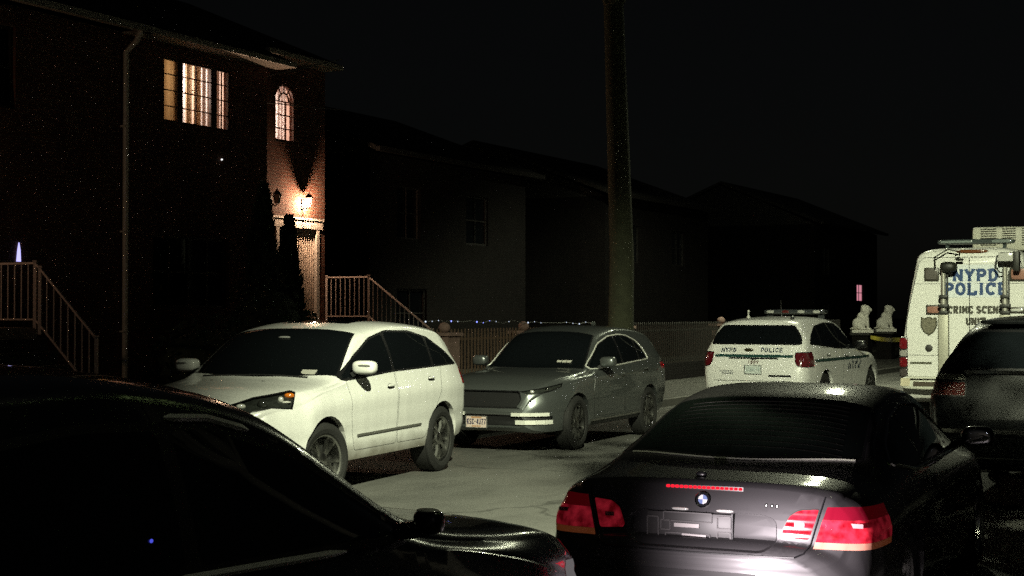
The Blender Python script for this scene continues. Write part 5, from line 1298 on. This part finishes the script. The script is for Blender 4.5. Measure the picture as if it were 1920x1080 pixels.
b = bmn(); prism(b, [(7.63, -.005, 2.62), (7.71, -.005, 2.62), (7.70, -.005, 2.80), (7.675, -.005, 2.92), (7.65, -.005, 2.80)], (0, -.02, 0)); build('entry_light', b, emis('blue_white_entry_light', (.50, .47, 1), 1.4), hl, smooth=False)
railing('stoop_railing', 'pale iron stoop railing stepping down at the far left edge', [(1.37, 9.0-.05, 1.6), (1.37, 7.72, 1.6), (1.37, 7.62, 1.52), (1.37, 6.52, .50)], 0, 'iron railings of the stoops', spacing=.125)
railing('stoop_railing', 'pale iron stoop railing right of the lit doorway', [(11.58, 9.62, 1.62), (11.58, 8.55, 1.62), (11.58, 7.0, .5)], 0, 'iron railings of the stoops', spacing=.11)
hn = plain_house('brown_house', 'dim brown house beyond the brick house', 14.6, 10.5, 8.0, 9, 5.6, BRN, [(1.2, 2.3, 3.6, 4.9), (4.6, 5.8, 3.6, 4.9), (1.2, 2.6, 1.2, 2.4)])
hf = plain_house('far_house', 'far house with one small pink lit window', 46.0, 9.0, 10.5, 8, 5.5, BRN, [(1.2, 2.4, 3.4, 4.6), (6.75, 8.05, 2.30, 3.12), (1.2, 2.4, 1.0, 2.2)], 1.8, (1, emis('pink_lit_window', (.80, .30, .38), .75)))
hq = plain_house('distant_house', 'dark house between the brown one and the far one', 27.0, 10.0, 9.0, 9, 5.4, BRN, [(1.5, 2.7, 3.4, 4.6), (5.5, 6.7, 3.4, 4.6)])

# ================================================================ yard fence with piers, gate piers with lions
def fence(name, label, t0, t1, n, ztop, piers, m, low=.55):
    f = thing(name, label, 'fence', S((t0+t1)/2, n), STREET_ROT); L = t1-t0
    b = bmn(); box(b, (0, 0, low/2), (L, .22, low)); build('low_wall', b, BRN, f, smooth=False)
    b = bmn(); k = int(L/.13)
    for i in range(k+1):
        x = -L/2+L*i/k; box(b, (x, 0, (low+ztop)/2), (.028, .028, ztop-low-.002)); superell(b, (x, 0, ztop+.03), (.018, .018, .05), 2, 5)
    for z in (low+.1, ztop-.12): box(b, (0, .02, z), (L, .012, .04))
    build('pickets', b, m, f, smooth=False)
    for p in piers:
        b = bmn(); x = p-(t0+t1)/2; box(b, (x, 0, (ztop-.05)/2), (.42, .42, ztop-.05)); box(b, (x, 0, ztop-.02), (.52, .52, .06)); superell(b, (x, 0, ztop+.10), (.11, .11, .10), 2, 9); build('pier', b, mat('pier_brick', (.20, .13, .11), .85, noise=.3), f, 30)
    return f
fence('picket_fence', 'brown picket fence with ball-topped piers behind the grey crossover', 6.4, 15.5, 5.2, 1.44, (9.0, 12.2), mat('fence_wood', (.10, .062, .04), .8, noise=.3))
fence('picket_fence', 'dim iron fence between the tree and the police SUV', 17.0, 36.0, 5.2, 1.5, (17.2, 24.0), IROND)
def lion(t, n, z, label):
    o = thing('lion_statue', label, 'statue', S(t, n, z), math.atan2(-.1, 1.0), 'stone lions on the gate piers'); m = mat('lion_white_stone', (.82, .80, .72), .8, noise=.2, nscale=10, bump=.4, bscale=25)
    b = bmn(); box(b, (0, 0, .045), (.66, .36, .09)); build('plinth', b, m, o, smooth=False)
    b = bmn()
    superell(b, (-.12, 0, .27), (.19, .15, .20), 2.2, 10); superell(b, (.02, 0, .42), (.16, .14, .24), 2.2, 10, Matrix.Rotation(-.35, 3, 'Y'))
    superell(b, (.10, 0, .68), (.15, .15, .17), 2.3, 10); superell(b, (.14, 0, .76), (.11, .10, .11), 2.2, 10); superell(b, (.245, 0, .73), (.065, .06, .05), 2.3, 8); superell(b, (.265, 0, .69), (.045, .05, .02), 2.3, 7)
    for s in (1, -1):
        tube(b, [(.12, s*.08, .55), (.16, s*.085, .32), (.17, s*.085, .12)], [.07, .05, .042], 8); superell(b, (.21, s*.085, .115), (.075, .05, .035), 2.4, 7)
        superell(b, (-.06, s*.13, .21), (.14, .06, .12), 2.2, 8); superell(b, (.02, s*.15, .12), (.12, .05, .035), 2.4, 7); superell(b, (.09, s*.09, .86), (.03, .02, .035), 2, 6)
    for k in range(9):
        a = 2*PI*k/9; superell(b, (.06-.03*math.cos(a), .12*math.sin(a), .68+.13*math.cos(a)), (.07, .06, .07), 2, 6)
    tube(b, [(-.28, 0, .14), (-.36, .1, .12), (-.30, .19, .12)], [.03, .025, .035], 7)
    bmesh.ops.transform(b, matrix=Matrix.Diagonal((1, 1, 1, 1)), verts=b.verts)
    bd = build('body', b, m, o, 60); rm = bd.modifiers.new('blend', 'REMESH'); rm.mode = 'VOXEL'; rm.voxel_size = .018; sm = bd.modifiers.new('smooth', 'SMOOTH'); sm.iterations = 3; sm.factor = .5
    o.scale = (1.08, 1.08, 1.08); return o
for t, lab in ((35.9, 'white stone lion sitting on its pier, half hidden by the police SUV roof'), (39.2, 'white stone lion sitting in full view on its pier left of the van')):
    n = 4.4
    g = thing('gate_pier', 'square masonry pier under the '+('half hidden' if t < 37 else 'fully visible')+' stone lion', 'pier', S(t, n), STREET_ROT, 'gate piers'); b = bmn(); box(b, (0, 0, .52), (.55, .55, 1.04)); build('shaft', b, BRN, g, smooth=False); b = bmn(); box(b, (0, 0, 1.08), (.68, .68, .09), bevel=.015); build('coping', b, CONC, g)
    lion(t, n, 1.125, lab)

# police tape between the police SUV and the van
b = bmn(); A, B = P(1632, 632, 33), P(1700, 636, 24.5)
k = 16; rows = []
for i in range(k+1):
    u = i/k; p = A+(B-A)*u-Vector((0, 0, .03*4*u*(1-u))); tw = .35*math.sin(u*9); h2 = Vector((0.03*math.sin(tw), -.02*math.sin(tw), .04*math.cos(tw)))
    rows.append((b.verts.new(p-h2), b.verts.new(p+h2)))
for r1, r2 in zip(rows, rows[1:]): b.faces.new((r1[0], r2[0], r2[1], r1[1]))
tag(build('police_tape', b, mat('tape_yellow', (.34, .29, .02), .45), None, 60), 'yellow police tape strung left of the van below the stone lion', 'tape')

# string of small lights
b0 = [P(798+312*i/26, 601.0+1.3*math.sin(i*1.7)+(2.0 if i % 3 == 0 else 0)+4.5*i/26, 27+5.5*i/26) for i in range(27)]
sl = thing('string_lights', 'string of tiny blue and white lights above the picket fence', 'string lights', b0[0]); o0 = sl.location.copy()
b = bmn(); tube(b, [p-o0 for p in b0], .006, 5); build('wire', b, IROND, sl)
for i, p in enumerate(b0):
    if i in (3, 6, 7, 12, 14, 15, 19, 20, 21): continue
    b = bmn(); s = .009 if i % 4 else .014; superell(b, p-o0, (s, s, s), 2, 5); build('bulb', b, emis('bulb_blue', (.25, .3, 1), 3.0) if i in (4, 8, 9, 10) else emis('bulb_white', (.7, .8, 1), 1.6), sl)

# ================================================================ trees and shrubs
LEAF = mat('leaf_green', (.05, .075, .025), .7, noise=.5, nscale=1.5); LEAFD = mat('evergreen_leaf', (.022, .036, .018), .8, noise=.5, nscale=3); BARK = mat('bark', (.042, .045, .024), .9, noise=.5, nscale=6, bump=.8, bscale=18)
def leaves(b, c, r, n, s, rng):
    for _ in range(n):
        d = Vector((rng.gauss(0, 1), rng.gauss(0, 1), rng.gauss(0, 1))).normalized()*(rng.random()**.4); p = c+Vector((d.x*r[0], d.y*r[1], d.z*r[2]))
        u = Vector((rng.gauss(0, 1), rng.gauss(0, 1), rng.gauss(0, 1))).normalized(); w = u.orthogonal().normalized(); ss = s*(.6+.8*rng.random())
        b.faces.new([b.verts.new(p+u*ss), b.verts.new(p+w*ss*.55), b.verts.new(p-u*ss), b.verts.new(p-w*ss*.55)])
def tree(t, n, label, seed, hh=17.0, r0=.27, crown=True):
    rng = random.Random(seed); o = thing('street_tree', label, 'tree', S(t, n, .1))
    b = bmn(); top = Vector((rng.uniform(-.2, .2), rng.uniform(-.2, .2), hh*.46))
    pts = [Vector((0, 0, -.1)), Vector((.0, 0, .25)), Vector((.03, .02, 1.2)), Vector((.05, -.03, 2.8)), top]; tube(b, pts, [r0*1.45, r0*1.08, r0*.95, r0*.88, r0*.72], 14)
    ends = []
    for k in range(7):
        a = 2*PI*k/7+rng.uniform(-.3, .3); d = Vector((math.cos(a), math.sin(a), 0)); e = top+d*rng.uniform(1.6, 3.0)+Vector((0, 0, rng.uniform(1.8, 4.6))); m1 = top+(e-top)*.45+Vector((0, 0, .35)); tube(b, [top-Vector((0, 0, .25)), m1, e], [r0*.42, r0*.24, r0*.07], 7); ends += [e, m1+(e-m1)*.5]
        for j in range(3):
            e2 = m1+Vector((rng.uniform(-1.3, 1.3), rng.uniform(-1.3, 1.3), rng.uniform(.4, 2.0))); tube(b, [m1, e2], [r0*.15, r0*.04], 5); ends.append(e2)
    build('trunk', b, BARK, o, 50)
    b = bmn()
    for e in ends: leaves(b, e, (1.15, 1.15, .85), 130, .13, rng)
    build('crown', b, LEAF, o, smooth=False); return o
tree(11.9, 2.95, 'street tree with a thick pale trunk rising behind the grey crossover', 3)
def added_shade_tree():  # out-of-view tree, added so its crown keeps lamplight off the dark cars
    rng = random.Random(21); o = thing('street_tree', 'unseen tree added on the right pavement to shade the dark coupe', 'tree', S(-6.9, -8.9, .1)); b = bmn()
    q = Vector((2.75, 7.4, 5.4)) - o.location
    tube(b, [(0, 0, -.1), (0, 0, .3), (-.05, .02, 2.0), (-.15, .05, 3.6)], [.24, .19, .16, .14], 12)
    ends = []
    for k in range(13):
        e = q+Vector((rng.uniform(-1.0, 1.8), rng.uniform(-1.6, 2.7), rng.uniform(-.5, .9))); m1 = Vector((-.15, .05, 3.6))+(e-Vector((-.15, .05, 3.6)))*.5+Vector((0, 0, .3)); tube(b, [(-.15, .05, 3.45), m1, e], [.08, .05, .015], 6); ends += [e, (e+m1)/2]
    build('trunk', b, BARK, o, 50); b = bmn()
    for e in ends: leaves(b, e, (.75, .85, .5), 190, .11, rng)
    build('crown', b, LEAF, o, smooth=False)
added_shade_tree()
def conifer(loc, hh, r, label, seed, grp='conical evergreens before the doorway'):
    rng = random.Random(seed); o = thing('evergreen_shrub', label, 'shrub', loc, 0, grp); b = bmn(); tube(b, [(0, 0, 0), (0, 0, hh*.8)], [.06, .02], 7); build('trunk', b, BARK, o)
    b = bmn()
    for i in range(2600):
        u = rng.random()**1.25; a = rng.uniform(0, 2*PI); rr = r*((1-u)**.62)*(.62+.42*rng.random())*(1+.13*math.sin(a*3+u*14)); p = Vector((rr*math.cos(a), rr*math.sin(a), .06+u*hh)); d = Vector((math.cos(a)*.6, math.sin(a)*.6, .9)).normalized(); w = d.cross(Vector((rng.gauss(0, 1), rng.gauss(0, 1), .1))).normalized(); s = .075*(.7+.6*rng.random())
        b.faces.new([b.verts.new(p+d*s*1.4), b.verts.new(p+w*s*.5), b.verts.new(p-d*s), b.verts.new(p-w*s*.5)])
    lathe(b, [(r*.72*((1-k/10)**.62)+.01, .05+hh*.97*k/10) for k in range(11)], 14)
    build('foliage', b, LEAFD, o, smooth=False); return o
def conifer_at(px, top_y, Z, zb, r, label, seed):
    p = P(px, top_y, Z); conifer(Vector((p.x, p.y, zb)), p.z-zb, r, label, seed)
conifer_at(541, 413, 27.6, .3, .38, 'pointed evergreen standing right in front of the pale door', 1)
conifer_at(493, 352, 27.0, .3, .50, 'taller evergreen left of the doorway', 2)
def shrub(loc, r, label, seed):
    rng = random.Random(seed); o = thing('shrub', label, 'shrub', loc, 0, 'round shrubs in the front yard'); b = bmn(); superell(b, (0, 0, r[2]*.8), (r[0]*.8, r[1]*.8, r[2]*.75), 2.2, 9); leaves(b, Vector((0, 0, r[2]*.85)), r, 900, .07, rng); build('foliage', b, LEAFD, o, smooth=False)
pp = P(500, 560, 26.5); shrub(Vector((pp.x, pp.y, .3)), (.85, .8, 1.25), 'broad dark shrub left of the doorway evergreens', 4)
pp = P(575, 560, 26.5); shrub(Vector((pp.x, pp.y, .3)), (.40, .40, .85), 'small dark shrub at the foot of the doorway', 5)
pp = P(735, 580, 27.5); shrub(Vector((pp.x, pp.y, .3)), (.45, .45, .65), 'low dark shrub right of the stoop railing', 6)
pp = P(400, 585, 24.5); shrub(Vector((pp.x, pp.y, .3)), (1.1, .8, .8), 'wide dark shrub below the triple window', 8)

# overhead service wires
for k, (a, c, lab) in enumerate(((P(-900, 330, 20), P(640, 110, 31), 'lower overhead cable crossing the lit triple window'), (P(-900, -60, 20), P(640, 205, 31), 'upper overhead cable crossing the lit triple window'))):
    b = bmn(); mid = [a+(c-a)*u-Vector((0, 0, .25*4*u*(1-u))) for u in [i/14 for i in range(15)]]; tube(b, mid, .012, 6); tag(build('overhead_cable', b, IROND), lab, 'cable', 'service cables')

# ================================================================ street lamps
def street_lamp(head, foot, label, power, col, size, aim, blend=.6, r=.16, shield=None):
    h = Vector(head); f = Vector(foot); o = thing('street_lamp', label, 'street lamp', f, 0, 'cobra-head street lamps'); m = mat('galvanised_pole', (.10, .10, .09), .5, .6)
    top = Vector((0, 0, h.z+.1)); e = h-f; b = bmn(); tube(b, [(0, 0, 0), (0, 0, .4), (0, 0, h.z-.6)], [.14, .10, .07], 12); tube(b, [(0, 0, h.z-.7), Vector((e.x*.15, e.y*.15, h.z-.1)), Vector((e.x*.55, e.y*.55, h.z+.12)), Vector((e.x*.93, e.y*.93, h.z+.10))], .035, 8); build('pole', b, m, o)
    d = Vector((e.x, e.y, 0)).normalized(); R = Matrix.Rotation(math.atan2(d.y, d.x), 3, 'Z')
    b = bmn(); superell(b, e+Vector((0, 0, .09)), (.36, .15, .075), 3, 10, R); hd = build('lamp_head', b, m, o)
    b = bmn(); superell(b, e+Vector((0, 0, .01)), (.27, .13, .05), 2.4, 10, R); build('lens', b, emis('lamp_lens_%d' % int(h.y), col, 90 if h.y < 10 else 1600), hd)
    if shield:      # sheet-metal plates added out of view to keep lamplight off the houses
        b = bmn()
        for p, q in zip(shield, shield[1:]):
            a = e+Vector((p[0], p[1], -.12)); c = e+Vector((q[0], q[1], -.12)); bar(b, a, c, .42, .012) if False else prism(b, [a+Vector((0, 0, -.22)), c+Vector((0, 0, -.22)), c+Vector((0, 0, .24)), a+Vector((0, 0, .24))], (.006, .006, 0))
        build('light_shield', b, m, hd, smooth=False)
    l = bpy.data.lights.new('lamp_light', 'SPOT'); l.energy = power; l.color = col; l.spot_size = math.radians(size); l.spot_blend = blend; l.shadow_soft_size = r
    lo = link('lamp_light', l, o); lo.location = e+Vector((0, 0, -.06)); dv = Vector(aim)-h; lo.rotation_euler = dv.to_track_quat('-Z', 'Y').to_euler(); return o
LC = (.95, 1.0, .68)
street_lamp((2.0, 4.5, 9.2), (4.9, 3.0, 0), 'street lamp on the right pavement beside the camera', 28000, LC, 57, (3.4, 16.0, 0), .6)
street_lamp((7.8, 35.5, 10.0), (12.4, 34.6, 0), 'street lamp beyond the van just above the picture', 5000, LC, 122, (7.8, 38.5, 0), .35, shield=[(-.34, -.62), (-.36, .42), (.02, .80)])

# ================================================================ night sky, moonlight, camera
w = bpy.data.worlds.new('World'); scene.world = w; w.use_nodes = True; N = w.node_tree.nodes; L = w.node_tree.links
sk = N.new('ShaderNodeTexSky'); sk.sky_type = 'NISHITA'; sk.sun_disc = False; sk.sun_elevation = math.radians(12); sk.sun_rotation = math.radians(200); bg = N['Background']; bg.inputs[1].default_value = .00042; hs = N.new('ShaderNodeHueSaturation'); hs.inputs['Saturation'].default_value = .35; L.new(sk.outputs[0], hs.inputs['Color']); L.new(hs.outputs[0], bg.inputs[0])
sun = bpy.data.lights.new('moonlight', 'SUN'); sun.energy = .003; sun.angle = math.radians(.5); sun.color = (.8, .85, 1); so = link('moonlight', sun); so.rotation_euler = (math.radians(78), 0, math.radians(-20))
# ================================================================ vehicles, camera, render settings
white_suv(); grey_suv(); police_suv(); police_van(); black_suv(); dark_coupe(); dark_suv()
cam = bpy.data.cameras.new('camera'); co = link('camera', cam); cam.sensor_width = 36; cam.lens = 36*F_PX/1920; cam.clip_end = 2000; cam.clip_start = .05
co.location = (0, 0, CAM_H); co.rotation_euler = (PI/2+math.atan((HZ-540)/F_PX), 0, 0); scene.camera = co
scene.view_settings.view_transform = 'Standard'; scene.view_settings.look = 'None'; scene.view_settings.exposure = 0; scene.view_settings.gamma = 1; scene.view_settings.use_curve_mapping = False
cy = scene.cycles; cy.use_denoising = False; cy.max_bounces = 6; cy.sample_clamp_indirect = .35; cy.sample_clamp_direct = 0; cy.caustics_reflective = False; cy.caustics_refractive = False
